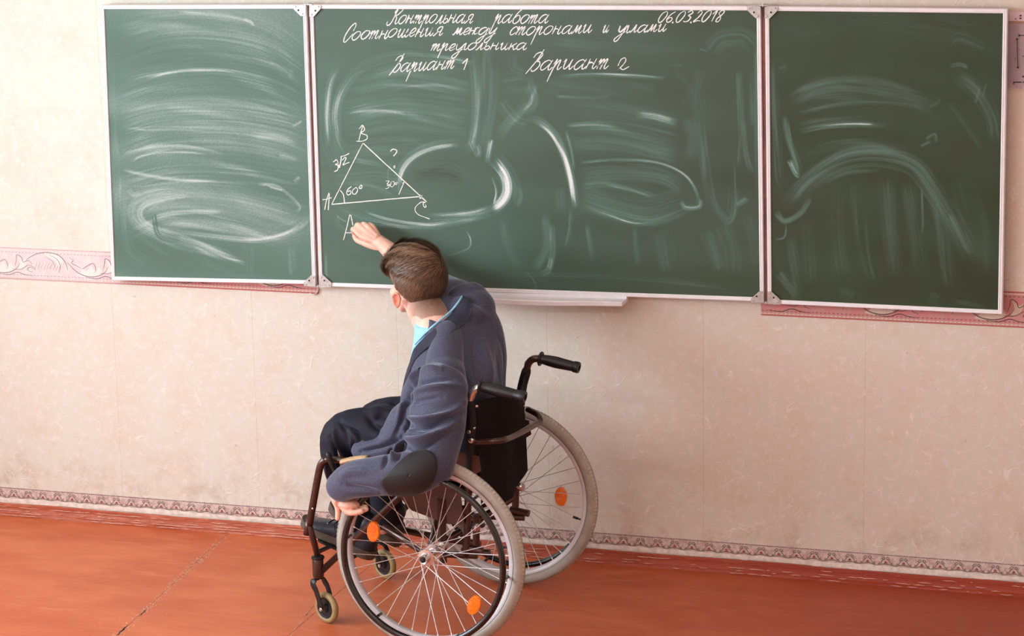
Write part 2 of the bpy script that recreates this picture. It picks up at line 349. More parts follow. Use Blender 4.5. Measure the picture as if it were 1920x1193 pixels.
def seg_border(idx, xa, xb):
    bm = bmesh.new(); box(bm, (xa, -.0012, .871), (xb, 0, .986)); o = struct(obj('trim_%d' % idx, bm, ub, smooth=False))
    bm = bmesh.new(); P = lambda x, z, l=0: Vector((x, -.0013-l, z)); inside = lambda x: xa+.001 < x < xb-.001
    for z, w_, m_ in ((.874, .0022, 2), (.879, .0040, 3), (.9835, .0020, 2), (.9775, .004, 3), (.8716, .001, 2)): ribbon(bm, [P(xa, z), P(xb, z)], w_, mat=m_)
    x = xa+.006
    while x < xb-.006:
        for zz, s in ((.887, 1), (.970, -1)): ribbon(bm, [P(x-.003, zz+.002*s), P(x, zz), P(x+.003, zz+.002*s)], .0022, mat=4)
        ribbon(bm, [P(x-.003, .8785, .0003), P(x+.003, .8800, .0003)], .0012, mat=4); x += .0135
    T = .345; x0 = -2.83 if xa < 0 else -2.83+.016
    while x0 < xb:
        def put(pts, w_, m_, l=0.0002):
            q = catmull([(a, b) for a, b in pts], 5); q = [(x0+a*T, .876+b*.105) for a, b in q]
            if all(inside(a) for a, b in q): ribbon(bm, [P(a, b, l) for a, b in q], [w_*(.35+.65*math.sin(PI*(k+.5)/len(q))) for k in range(len(q))], mat=m_)
        def leaf(pts, m_=1):
            q = catmull([(a, b) for a, b in pts], 3, closed=True); q = [(x0+a*T, .876+b*.105) for a, b in q]
            if all(inside(a) for a, b in q): fill(bm, [P(a, b, .0004) for a, b in q], m_)
        leaf([(.30,.20),(.36,.32),(.34,.45),(.42,.36),(.47,.55),(.50,.38),(.56,.50),(.58,.30),(.50,.15),(.40,.12)])
        leaf([(.62,.35),(.66,.55),(.64,.78),(.70,.62),(.74,.70),(.73,.50),(.70,.35)])
        leaf([(.93,.88),(1.02,.95),(1.10,.85),(1.16,.62),(1.10,.45),(1.06,.66),(1.0,.78)])
        put([(.72,.60),(.80,.78),(.90,.90),(1.02,.92),(1.12,.82),(1.18,.60),(1.20,.35)], .0030, 0)
        put([(1.00,.84),(1.08,.72),(1.12,.50),(1.10,.25)], .0022, 0); put([(.95,.78),(1.03,.64),(1.06,.45)], .0018, 0)
        put([(.20,.62),(.26,.42),(.34,.24),(.44,.16),(.54,.20),(.62,.34),(.66,.52)], .0034, 0)
        put([(.22,.80),(.27,.70),(.25,.60),(.30,.52),(.36,.42)], .0026, 0)
        put([(.36,.40),(.42,.52),(.49,.62),(.52,.42),(.50,.30)], .0026, 0)
        put([(.60,.42),(.62,.62),(.63,.80),(.68,.72),(.70,.56),(.76,.62),(.80,.50)], .0026, 0)
        put([(.40,.14),(.52,.10),(.62,.20),(.70,.14),(.80,.10)], .0030, 0)
        put([(.56,.30),(.66,.30),(.76,.46),(.84,.36)], .0020, 0)
        put([(.84,.30),(.78,.40),(.74,.30),(.80,.22)], .0022, 0)
        for k in range(9): put([(.82+.035*k, .30+.03*(k % 3)), (.86+.035*k, .60-.02*(k % 4))], .0012, 4, 0.0001)
        x0 += T
    stuff(obj('printed_scroll', bm, uink, o, smooth=False))
seg_border(2, -3.2, (-.7794,0,.8714)[0]); seg_border(3, (.7507,0,.8715)[0], 3.8)
# the torn, curled paper corner at the cut end of the left border
bm = bmesh.new(); a = Vector((-.791,0,.8764)); tube(bm, catmull([a+Vector((-.02, -.003, -.004)), a+Vector((-.004, -.008, -.006)), a+Vector((.008, -.006, .002)), a+Vector((.012, -.003, .014))], 5), .004, 8, flat=(.35, 1)); obj('curled_corner', bm, paper_edge, LB)

# ================================================================ chalkboard
YB = -.045
board = thing('chalkboard', (0, 0, .87), 'wide green three-panel chalkboard with chalk writing, hung on the wall in a pale frame', 'chalkboard')
t = NT('chalkboard_green'); v = t.coord(); at = t.n('Attribute', attribute_name='chalk')
g = t.mix(t.ramp(t.noise(v, 3.2, 5, .6), .3, .7), srgb(30, 49, 22), srgb(33, 58, 30))
fn = t.noise(v, 420, 2, .6); a = t.math('MULTIPLY', at.outputs['Fac'], t.ramp(fn, .25, .75, .88, 1.1))
a = t.n('Clamp', {0: a}).outputs[0]
t.p('Base Color', t.mix(t.ramp(a, .38, 1.0), t.mix(t.math('MULTIPLY', a, 1.6), g, srgb(104, 138, 126)), srgb(226, 232, 230))); t.p('Roughness', t.ramp(a, 0, .5, .40, .8)); t.p('Specular IOR Level', .5); t.bump(fn, .12, .0006); green = t.m
alu = NT('board_frame_metal'); v = alu.coord(); f = alu.noise(v, 30, 4, .6); alu.p('Base Color', alu.mix(alu.ramp(f, .35, .65), srgb(234, 232, 234), srgb(240, 238, 240))); alu.p('Roughness', .42); alu.p('Metallic', 0.); alu = alu.m
zinc = simple('zinc_bracket', srgb(186, 188, 184), .42, .55, .12, 80); hingem = simple('hinge_strip_paint', srgb(138, 92, 78), .6, noise_amt=.2, nscale=14)
dark = simple('dark_hole', srgb(26, 24, 22), .8); rust = simple('rusty_screw', srgb(128, 84, 62), .6, .3, .2, 300)

def haze(seed, xs, zs):
    r = np.random.RandomState(seed); h = np.zeros_like(xs)
    for k in range(10):
        a = r.uniform(-.35, .35); fx, fz = math.cos(a)*r.uniform(1, 5), math.sin(a)*4+r.uniform(6, 26); h += np.sin(xs*fx+zs*fz+r.uniform(0, 6.3)+2*np.sin(xs*1.7+r.uniform(0, 6)))/10
    return h
def smear(D, X, Z, pts, w, inten, seed, rag_=1.):
    """one pass of the sponge: density follows the path, combed into streaks along it"""
    w = w/560/2; P = np.array(catmull([(a, b) for a, b in pts], 10)); 
    m = (X > P[:,0].min()-w*1.1) & (X < P[:,0].max()+w*1.1) & (Z > P[:,1].min()-w*1.1) & (Z < P[:,1].max()+w*1.1)
    idx = np.nonzero(m)[0]
    if len(idx) == 0: return
    x, z = X[idx], Z[idx]; best = np.full(len(idx), 1e9); off = np.zeros(len(idx)); along = np.zeros(len(idx))
    seg = P[1:]-P[:-1]; L = np.hypot(seg[:,0], seg[:,1])+1e-9; cum = np.concatenate([[0], np.cumsum(L)])
    for i in range(len(seg)):
        dx, dz = x-P[i,0], z-P[i,1]; tt = np.clip((dx*seg[i,0]+dz*seg[i,1])/L[i]**2, 0, 1); ex, ez = dx-tt*seg[i,0], dz-tt*seg[i,1]; d = ex*ex+ez*ez
        q = d < best; best[q] = d[q]; off[q] = ((seg[i,0]*dz-seg[i,1]*dx)/L[i])[q]; along[q] = cum[i]+tt[q]*L[i]
    d = np.sqrt(best); o = np.sign(off)*d; vv = o/w
    prof = np.clip(1-vv*vv, 0, 1)**.8
    k = np.abs(o)*0+o
    st = smoothnoise(k/.0026+500, seed)*.45+smoothnoise(k/.006+along*5.+900, seed+1)*.45+smoothnoise(k/.020+along*9.+300, seed+2)*.55
    st = np.clip((st-.45)/.5, 0, 1.4)
    sl = smoothnoise(along/.07+vv*.8+40, seed+3)*.6+.6
    T = cum[-1]; e0 = .16*T*(.4+smoothnoise(k/.004+77, seed+4)*1.4*rag_); e1 = .16*T*(.4+smoothnoise(k/.004+177, seed+5)*1.4*rag_)
    fade = np.clip(along/e0, 0, 1)*np.clip((T-along)/e1, 0, 1)
    val = (inten if inten > .5 else inten*.80)*prof*fade*(.16+1.0*st)*sl
    if inten > 0: D[idx] = D[idx]+val*(1-np.clip(D[idx], 0, 1))
    else: D[idx] = D[idx]*(1-np.clip(-val*1.6, 0, .85))

def panel(soft, corners, nx, nz, base, strokes, seed, frame):
    """corners TL TR BR BL (x,z) of the outer frame"""
    TL, TR, BR, BL = [np.array(c) for c in corners]
    def q(u, v_): return (TL*(1-u)+TR*u)*(1-v_)+(BL*(1-u)+BR*u)*v_
    wd = TR[0]-TL[0]; ht = TL[1]-BL[1]; fw_ = .0135; iu, iv = fw_*.8/wd, fw_*.8/ht
    uu, vv = np.meshgrid(np.linspace(iu, 1-iu, nx), np.linspace(iv, 1-iv, nz))
    X = ((TL[0]*(1-uu)+TR[0]*uu)*(1-vv)+(BL[0]*(1-uu)+BR[0]*uu)*vv).ravel(); Z = ((TL[1]*(1-uu)+TR[1]*uu)*(1-vv)+(BL[1]*(1-uu)+BR[1]*uu)*vv).ravel()
    D = np.full(len(X), base)*(1+.6*haze(seed, X, Z))+.03*haze(seed+50, X*2, Z*2.5)
    D = D+.20*(1-1/(1+np.exp(-(X+.15)/.28)))*(1+.35*haze(seed+9, X*1.5, Z*2)); D = np.clip(D, 0, 1)
    for i, s_ in enumerate(strokes): smear(D, X, Z, s_[0], s_[1], s_[2]*soft, seed+i*7)
    co = np.stack([X, np.full(len(X), YB+.004), Z], 1)
    ii = np.arange(nx*nz).reshape(nz, nx); fcs = np.stack([ii[:-1,:-1], ii[1:,:-1], ii[1:,1:], ii[:-1,1:]], -1).reshape(-1, 4)
    me = bpy.data.meshes.new('writing_surface'); me.from_pydata(co.tolist(), [], fcs.tolist()); me.update()
    a_ = me.attributes.new('chalk', 'FLOAT', 'POINT'); a_.data.foreach_set('value', np.clip(D, 0, 1).astype(np.float32))
    o = link('writing_panel', me, green, board, smooth=False)
    # core slab behind the surface
    bm = bmesh.new(); c4 = [q(0.002,0.002), q(.998,.002), q(.998,.998), q(.002,.998)]
    f_ = [bm.verts.new((c[0], YB+.006, c[1])) for c in c4]; b_ = [bm.verts.new((c[0], YB+.028, c[1])) for c in c4]
    bm.faces.new(f_); bm.faces.new(b_[::-1])
    for i in range(4): bm.faces.new((f_[i], f_[(i+1)%4], b_[(i+1)%4], b_[i]))
    obj('backing', bm, hingem, o, smooth=False)
    # four mitred rails with a rounded step profile
    C = [TL, TR, BR, BL]; cen = sum(C)/4
    for i in range(4):
        A, B = C[i], C[(i+1) % 4]; bm = bmesh.new(); d = (B-A)/np.linalg.norm(B-A); nrm = np.array([-d[1], d[0]]); 
        if np.dot(cen-A, nrm) < 0: nrm = -nrm
        pr = [(0, .028), (0, .003), (.0015, 0), (.0055, -.0002), (.0065, .0014), (.0085, .0014), (.0095, -.0004), (.0125, .0004), (.0135, .004), (.0135, .028)]
        for (o_, y_), (o2, y2) in zip(pr, pr[1:]):
            P = [A+nrm*o_+d*o_, B+nrm*o_-d*o_, B+nrm*o2-d*o2, A+nrm*o2+d*o2]
            bm.faces.new([bm.verts.new((p[0], YB+yy_, p[1])) for p, yy_ in zip(P, (y_, y_, y2, y2))])
        bmesh.ops.remove_doubles(bm, verts=bm.verts, dist=1e-6)
        obj('frame_rail', bm, alu, o, smooth=False)
    for (pts, holes) in frame:
        bm = bmesh.new(); P = [Vector((x, YB-.003, z)) for x, z in pts]; Q = [Vector((x, YB+.001, z)) for x, z in pts]
        if (P[1]-P[0]).cross(P[2]-P[1]).y > 0: P.reverse(); Q.reverse()
        f_ = bm.faces.new([bm.verts.new(p) for p in P]); g_ = [bm.verts.new(p) for p in Q]; vs = list(f_.verts)
        for i in range(len(P)): bm.faces.new((vs[i], vs[(i+1) % len(P)], g_[(i+1) % len(P)], g_[i]))
        for k, (x, z) in enumerate(holes):
            n0 = len(bm.faces); 
            if k == 1: lathe(bm, (x, YB-.0025, z), (0,-1,0), [(0, .0030), (.0012, .0030), (.0014, .0024), (.0009, .0022)], 14); mi = 1
            else: lathe(bm, (x, YB-.0025, z), (0,-1,0), [(0, .0028), (.0016, .0026), (.0024, .0014), (.0026, .0002)], 12); mi = 0
            bm.faces.ensure_lookup_table()
            for f in bm.faces[n0:]: f.material_index = mi
        obj('corner_bracket', bm, [zinc, dark], o, angle=35)
    return o
# --- left wing
LS = [([(-1.4728,1.7567),(-1.3019,1.7949),(-1.1058,1.8009),(-.9144,1.7643),(-.7745,1.6779)], 60, .20), ([(-1.4892,1.6477),(-1.3063,1.714),(-1.1095,1.7259),(-.9174,1.6933),(-.7716,1.607)], 60, .26),
([(-1.4916,1.5383),(-1.3126,1.5965),(-1.0756,1.6191),(-.8835,1.587),(-.7705,1.5358)], 70, .30), ([(-1.494,1.4282),(-1.319,1.4782),(-1.0816,1.4929),(-.8881,1.4758),(-.7702,1.4464)], 70, .32),
([(-1.4924,1.3176),(-1.3244,1.3776),(-1.086,1.3986),(-.8922,1.3803),(-.7705,1.3386)], 70, .30), ([(-1.4897,1.225),(-1.2898,1.2775),(-1.0522,1.2849),(-.7737,1.2573)], 60, .30), ([(-1.5073,1.1313),(-1.2942,1.1944),(-1.0564,1.1933),(-.7782,1.1392)], 55, .26),
([(-1.4934,1.0569),(-1.2976,1.1295),(-1.0602,1.1105),(-.9048,1.0796),(-.7789,1.1209)], 50, .24), ([(-1.4814,1.2624),(-1.484,1.1134),(-1.466,1.0018),(-1.3879,.9487)], 34, .26), ([(-1.4928,1.7565),(-1.5078,1.5013),(-1.5017,1.2617)], 30, .22),
([(-1.2412,1.8278),(-1.1049,1.8205),(-1.0088,1.8056),(-.965,1.792)], 9, .55), ([(-.9972,1.8057),(-.9707,1.7954),(-.9636,1.7813)], 6, .6),
([(-1.4627,1.5863),(-1.3514,1.6139),(-1.212,1.6327),(-1.0556,1.6302),(-.9215,1.5987)], 18, .38), ([(-1.3721,1.599),(-1.2517,1.6266),(-1.1139,1.6345),(-1.0363,1.627)], 7, .45),
([(-1.2891,1.6656),(-1.1506,1.6823),(-1.0148,1.6738),(-.8809,1.6476),(-.8207,1.6203)], 14, .32), ([(-.9092,1.6614),(-.862,1.6408),(-.8261,1.629)], 6, .7), ([(-.8424,1.6056),(-.8336,1.6325),(-.8255,1.6451)], 10, .3),
([(-1.4832,1.4744),(-1.3169,1.5165),(-1.119,1.5282),(-.9255,1.5055),(-.7928,1.4548)], 14, .28), ([(-1.4419,1.424),(-1.2618,1.4322),(-1.0652,1.4263),(-.8525,1.4048)], 10, .35), ([(-1.4518,1.4274),(-1.4117,1.4266),(-1.3719,1.4221)], 5, .5),
([(-1.4722,1.3182),(-1.4467,1.3411),(-1.3452,1.3623),(-1.2254,1.3693),(-1.0886,1.3439)], 10, .5), ([(-1.4342,1.3119),(-1.403,1.3313),(-1.3261,1.3463),(-1.2264,1.351),(-1.1476,1.3459)], 5, .8),
([(-1.4741,1.2848),(-1.3705,1.2658),(-1.2512,1.2548),(-1.1125,1.2556)], 9, .5), ([(-1.5037,1.2283),(-1.4128,1.2275),(-1.2717,1.2431),(-1.0543,1.2391),(-.9377,1.2211)], 6, .45), ([(-1.251,1.2585),(-1.1323,1.2549),(-.9948,1.2538),(-.8979,1.2442)], 8, .4),
([(-1.4578,1.2167),(-1.4346,1.199),(-1.4098,1.2091)], 14, .4), ([(-.9754,1.2508),(-.8979,1.2442),(-.8229,1.1831),(-.8317,1.1554)], 9, .4), ([(-.9368,1.243),(-.879,1.2303)], 5, .7),
([(-.7787,1.1755),(-.8018,1.1292),(-.8656,1.0848),(-.9643,1.0589),(-1.0824,1.058),(-1.2209,1.0674),(-1.3403,1.0815)], 14, .42), ([(-.8258,1.11),(-.8853,1.0803),(-.9642,1.0608),(-1.0429,1.0577)], 6, .6),
([(-1.1351,1.1961),(-1.273,1.2173),(-1.3737,1.2065),(-1.4362,1.171),(-1.4472,1.1185),(-1.4009,1.0792),(-1.2824,1.0371),(-1.1638,1.014),(-1.023,.9753)], 30, .36),
([(-1.1937,1.2125),(-1.3145,1.19),(-1.3962,1.1631),(-1.4145,1.1253),(-1.3761,1.0894),(-1.2614,1.0566),(-1.1439,1.0148),(-1.0229,.979)], 16, .5), ([(-1.2343,1.1964),(-1.3353,1.1745),(-1.3875,1.1393)], 6, .7),
([(-1.0978,1.1496),(-1.2369,1.1446),(-1.3378,1.128),(-1.3716,1.0989)], 10, .5), ([(-1.248,1.122),(-1.3381,1.1225),(-1.3673,1.1028)], 4, .9), ([(-1.3603,1.0844),(-1.219,1.1046),(-1.0221,1.0843),(-.8661,1.0719)], 22, .3),
([(-1.4617,1.0769),(-1.3444,1.0067),(-1.3045,.999)], 12, .3), ([(-1.223,1.0265),(-1.1448,.9962),(-1.0231,.9734)], 10, .5), ([(-.8413,1.4447),(-.8118,1.4597),(-.7999,1.4708)], 10, .4), ([(-.8391,1.2606),(-.8152,1.2795)], 10, .5),
([(-.9877,1.4139),(-.8909,1.411),(-.8144,1.395)], 16, .3), ([(-.8933,1.3531),(-.8167,1.3373)], 14, .25), ([(-1.3575,1.1366),(-1.3413,1.0628),(-1.2619,1.0473)], 20, -.5), ([(-1.0143,1.0385),(-1.0193,.9273)], 30, .2), ([(-.8673,1.0444),(-.862,.9342)], 30, .2), ([(-1.4902,.9349),(-1.2886,.9192),(-.8718,.9337)], 14, .14), ([(-1.2047,.9937),(-1.1466,.9589),(-1.0485,.9353)], 16, .12), ([(-.769,1.819),(-.7751,1.5179),(-.7775,1.1574)], 12, .3)]
LF = [([(-.8151,1.8545),(-.7695,1.855),(-.7709,1.819),(-.7899,1.8188),(-.8155,1.8431)], [(-.8058,1.8502),(-.7967,1.838),(-.782,1.8259)]), ([(-.8139,.9188),(-.7867,.9448),(-.7703,.9437),(-.7717,.905),(-.8134,.9068)], [(-.8045,.9127),(-.7932,.9261),(-.7782,.9378)])]
panel(.68, [(-1.5214,1.8464),(-.7695,1.8559),(-.7714,.9133),(-1.5356,.8933)], 300, 380, .22, LS, 3, LF)
# --- middle panel
CS = [([(-.6653,1.2878),(-.7135,1.43),(-.7215,1.5724),(-.6796,1.6794)], 40, .22), ([(-.6674,1.6514),(-.6961,1.5907),(-.7089,1.5015),(-.7078,1.3764)], 14, .4), ([(-.6348,1.3426),(-.6754,1.431),(-.6633,1.5559),(-.5769,1.6548),(-.4263,1.6942),(-.224,1.6836)], 22, .34), ([(-.6614,1.3956),(-.681,1.4844),(-.645,1.5917),(-.5583,1.6498)], 8, .4),
([(-.5589,1.6287),(-.3899,1.6703),(-.2063,1.6561)], 40, .28), ([(-.3523,1.6919),(-.2606,1.683),(-.1877,1.6738)], 14, .4), ([(-.6361,1.5742),(-.4473,1.6132),(-.1895,1.5921)], 40, .26), ([(-.6481,1.503),(-.4495,1.5393),(-.1911,1.5223)], 45, .28), ([(-.6601,1.4314),(-.4512,1.481),(-.2109,1.4605)], 45, .26), ([(-.6579,1.4938),(-.5441,1.5089),(-.4319,1.5045)], 8, .35),
([(-.6627,1.3597),(-.5482,1.3844),(-.3602,1.4038)], 40, .22), ([(-.7035,1.2866),(-.5506,1.3093),(-.4381,1.2949)], 50, .24), ([(-.6475,1.2523),(-.5525,1.2518),(-.4777,1.2256)], 20, .2), ([(-.6253,1.3429),(-.5498,1.3344),(-.5124,1.3247)], 12, .35),
([(-.6551,1.5738),(-.4292,1.596),(-.2084,1.5656)], 8, .3), ([(-.5424,1.562),(-.3549,1.5975),(-.199,1.5797)], 7, .3),
([(-.4543,1.255),(-.4606,1.2942),(-.4367,1.3395),(-.3889,1.3764),(-.3232,1.4012),(-.2342,1.4107)], 22, .45), ([(-.4578,1.2621),(-.4567,1.2979),(-.4292,1.3415),(-.3797,1.3749),(-.3141,1.3944),(-.2454,1.4034)], 10, .95), ([(-.4622,1.2405),(-.4568,1.2943),(-.4408,1.3305)], 8, .7),
([(-.4834,1.347),(-.4983,1.293),(-.477,1.2489),(-.3836,1.2341)], 12, .3), ([(-.1566,1.8433),(-.1655,1.6881),(-.1635,1.5317),(-.1853,1.3733)], 44, .28), ([(-.1961,1.7049),(-.1869,1.5486),(-.2027,1.4168),(-.2349,1.3807)], 20, .35), ([(-.1237,1.6888),(-.1324,1.5324),(-.167,1.3739)], 20, .3), ([(-.2118,1.4219),(-.1906,1.3838),(-.1764,1.363)], 16, .5), ([(-.1383,1.4273),(-.1486,1.3744),(-.1548,1.3425)], 12, .6), ([(-.1882,1.4084),(-.1795,1.3876),(-.1837,1.3628)], 10, .7),
([(-.1305,1.3643),(-.0893,1.3233),(-.0647,1.2713),(-.0586,1.2097)], 34, .5), ([(-.1325,1.3573),(-.0951,1.3056),(-.087,1.2564),(-.1061,1.2169),(-.1434,1.189)], 22, .8), ([(-.1259,1.3222),(-.1011,1.2789),(-.102,1.2347),(-.1341,1.1946)], 14, .95), ([(-.1373,1.3042),(-.1237,1.2517),(-.1338,1.2071)], 7, .6),
([(-.1247,1.2021),(-.1804,1.1823),(-.2548,1.169),(-.367,1.1577)], 16, .5), ([(-.1431,1.205),(-.1988,1.1852),(-.2733,1.1719)], 8, .55), ([(-.0465,1.2719),(-.0398,1.2368),(-.055,1.2045)], 10, .35),
([(-.1109,1.4281),(-.0827,1.4725),(-.0178,1.5436),(.016,1.6222)], 22, .35), ([(-.0074,1.6218),(.0094,1.5529),(-.0275,1.5087)], 22, .3), ([(-.0803,1.5891),(-.0171,1.587),(.0103,1.6048)], 14, .25), ([(-.1084,1.5503),(-.0551,1.4906),(-.0101,1.4743)], 26, .22),
([(-.0188,1.4898),(.0263,1.4874),(.0796,1.4418),(.1144,1.3645),(.1349,1.2865),(.1482,1.2046)], 17, .6), ([(.0082,1.4835),(.0618,1.45),(.1057,1.3816),(.1281,1.3125),(.1379,1.2428),(.1446,1.2045)], 9, .95), ([(.1158,1.4601),(.1329,1.3998),(.1427,1.3304)], 6, .4), ([(.0951,1.2765),(.0944,1.2238),(.0975,1.1922)], 20, .35),
([(-.0979,1.6165),(-.0344,1.6281),(.0106,1.6221)], 8, .5), ([(.0736,1.6302),(.1718,1.6406),(.2957,1.643),(.4497,1.6357)], 9, .6), ([(.2074,1.643),(.3309,1.6436),(.4497,1.6357)], 5, .5), ([(.0282,1.5966),(.1892,1.6084),(.4355,1.5878)], 30, .16), ([(.0816,1.5718),(.2243,1.5714),(.2775,1.5828)], 10, .3),
([(.1169,1.538),(.2769,1.5245),(.4873,1.4867)], 40, .18), ([(.3474,1.5175),(.4176,1.5106),(.4874,1.4918)], 16, .4), ([(.1159,1.4688),(.241,1.4788),(.3646,1.4682),(.4959,1.4408)], 20, .30), ([(.116,1.474),(.2054,1.4814),(.2941,1.4767)], 8, .4), ([(.1244,1.4308),(.276,1.4349),(.487,1.4011)], 40, .2), ([(.133,1.4085),(.2935,1.4112),(.4869,1.3753)], 22, .24),
([(.1592,1.3571),(.2754,1.3692),(.4167,1.3647),(.5129,1.3245),(.5529,1.2569),(.5388,1.2305)], 6, .6), ([(.1586,1.3135),(.2749,1.3258),(.434,1.322),(.5215,1.2731)], 36, .22), ([(.1672,1.2788),(.2389,1.2881),(.3277,1.2753),(.416,1.2488)], 16, .45), ([(.2389,1.2899),(.3277,1.2736),(.4072,1.2519)], 6, .5),
([(.1575,1.226),(.2736,1.195),(.3802,1.1779),(.4686,1.202),(.5388,1.2391)], 30, .26), ([(.1664,1.2175),(.2557,1.1909),(.3446,1.1679),(.4244,1.1795),(.4897,1.2062)], 8, .65), ([(.2912,1.1729),(.3623,1.1651),(.4421,1.1837)], 4, .8), ([(.4951,1.2445),(.5125,1.2209),(.5563,1.2259),(.5598,1.2536)], 10, .4), ([(.186,1.3526),(.3284,1.3499),(.4691,1.3231)], 8, -.6), ([(.158,1.261),(.3628,1.2243),(.5039,1.2638)], 34, .18),
([(.4794,1.6566),(.5226,1.6151),(.5224,1.5727),(.4963,1.5466)], 16, .25), ([(.5222,1.5131),(.5394,1.4453),(.5323,1.3766)], 30, .2), ([(.5569,1.514),(.574,1.3779),(.5999,1.2412),(.6433,1.191),(.6641,1.209),(.671,1.2952)], 22, .22), ([(.6709,1.3807),(.6745,1.2266),(.6537,1.1741),(.6172,1.1901)], 4, .35),
([(.5918,1.7175),(.6262,1.76),(.6944,1.7693),(.737,1.7366)], 40, .2), ([(.5745,1.6668),(.5571,1.5819),(.5915,1.4467)], 40, .14), ([(.686,1.6688),(.6913,1.551),(.6949,1.4495)], 14, .4), ([(.7202,1.6694),(.7255,1.5855),(.7326,1.4843)], 12, .4), ([(.6948,1.5173),(.7087,1.3988),(.7295,1.3347)], 12, .4), ([(.6915,1.4663),(.6847,1.364)], 8, .35), ([(.7386,1.7866),(.7429,1.4677),(.754,1.1779)], 10, .25), ([(.6779,1.2353),(.7038,1.2517),(.7124,1.2623)], 12, .4), ([(.6259,1.1731),(.6607,1.0879),(.6642,1.0098)], 40, .14), ([(.7125,1.2107),(.7386,1.1256),(.7475,1.0394)], 30, .12),
([(-.6915,1.1967),(-.6505,1.1656),(-.5562,1.1382),(-.4053,1.1276),(-.2366,1.1553),(-.088,1.2033)], 18, .42), ([(-.5931,1.1712),(-.4991,1.1457),(-.3676,1.1344),(-.2739,1.1486)], 7, .5), ([(-.6927,1.1641),(-.6829,1.1154),(-.6245,1.0904),(-.5194,1.1017)], 14, .4), ([(-.6893,1.1515),(-.6744,1.1393),(-.6518,1.1293)], 5, .6), ([(-.6733,1.0612),(-.4455,1.0431),(-.2768,1.0319)], 40, .14), ([(-.5952,1.1096),(-.481,1.1176),(-.2933,1.1175)], 18, .25),
([(-.2336,1.1233),(-.2159,1.0882),(-.224,1.0592),(-.2673,1.0395),(-.3143,1.0268)], 5, .8), ([(-.1072,1.1636),(-.0902,1.0931),(-.0728,1.0403),(-.0461,.9968)], 22, .22), ([(.0394,1.1866),(.0468,1.0808),(-.0004,.9898)], 22, .22), ([(.0625,1.1522),(.0647,1.0637),(.051,1.0009),(.0214,.9818)], 14, .4), ([(.059,1.0457),(.0567,1.019),(.0473,.999)], 9, .45), ([(.1302,1.2075),(.1256,1.1369),(.1103,1.0744)], 8, .55), ([(.1836,1.1567),(.1969,1.0691),(.2037,1.034)], 10, .3), ([(.3409,1.1538),(.3508,1.0578),(.3541,1.0227)], 12, .3), ([(.433,1.1485),(.4502,1.0443),(.4588,1.0096)], 40, .14), ([(.5736,1.1538),(.6084,1.0684),(.6259,1.0168)], 30, .16), ([(-.069,1.7069),(-.0609,1.6553),(-.0161,1.6388)], 30, .16), ([(-.3622,1.3328),(-.2876,1.3439),(-.2326,1.3225)], 30, -.5), ([(-.4193,1.2955),(-.3073,1.299),(-.2335,1.2835)], 30, -.6), ([(.0664,1.7433),(.3666,1.7308),(.5746,1.7257)], 30, .1), ([(.5574,1.7304),(.5832,1.7241)], 4, .4), ([(.4621,1.6783),(.5055,1.6756)], 4, .3), ([(-.0278,.9922),(.0027,.9542),(.0058,.9221)], 3, .5), ([(-.1295,.9753),(.2715,.9839),(.7478,.9613)], 10, .14), ([(-.7321,1.0315),(-.732,.9307),(-.7172,.913)], 8, .4), ([(-.6463,1.8204),(-.424,1.7709),(-.204,1.7566)], 70, .14)]
CF = [([(-.7572,1.8551),(-.7165,1.8555),(-.717,1.8441),(-.7426,1.8176),(-.7587,1.8174)], [(-.7243,1.8502),(-.7361,1.8369),(-.7499,1.8245)]), ([(.7129,1.8677),(.7553,1.8656),(.7554,1.83),(.7401,1.8298),(.713,1.8544)], [(.7197,1.8595),(.735,1.848),(.7469,1.8365)]),
 ([(-.7559,.9443),(-.7436,.9485),(-.713,.9223),(-.7144,.9063),(-.7562,.9044)], [(-.7491,.9391),(-.7379,.9286),(-.723,.9145)]), ([(.727,.9342),(.7547,.9598),(.7685,.9605),(.7687,.9248),(.7279,.922)], [(.734,.9293),(.7461,.9429),(.7599,.9549)])]
cpanel = panel(1., [(-.7581,1.856),(.7553,1.8665),(.7687,.9257),(-.76,.9073)], 600, 380, .09, CS, 11, CF)
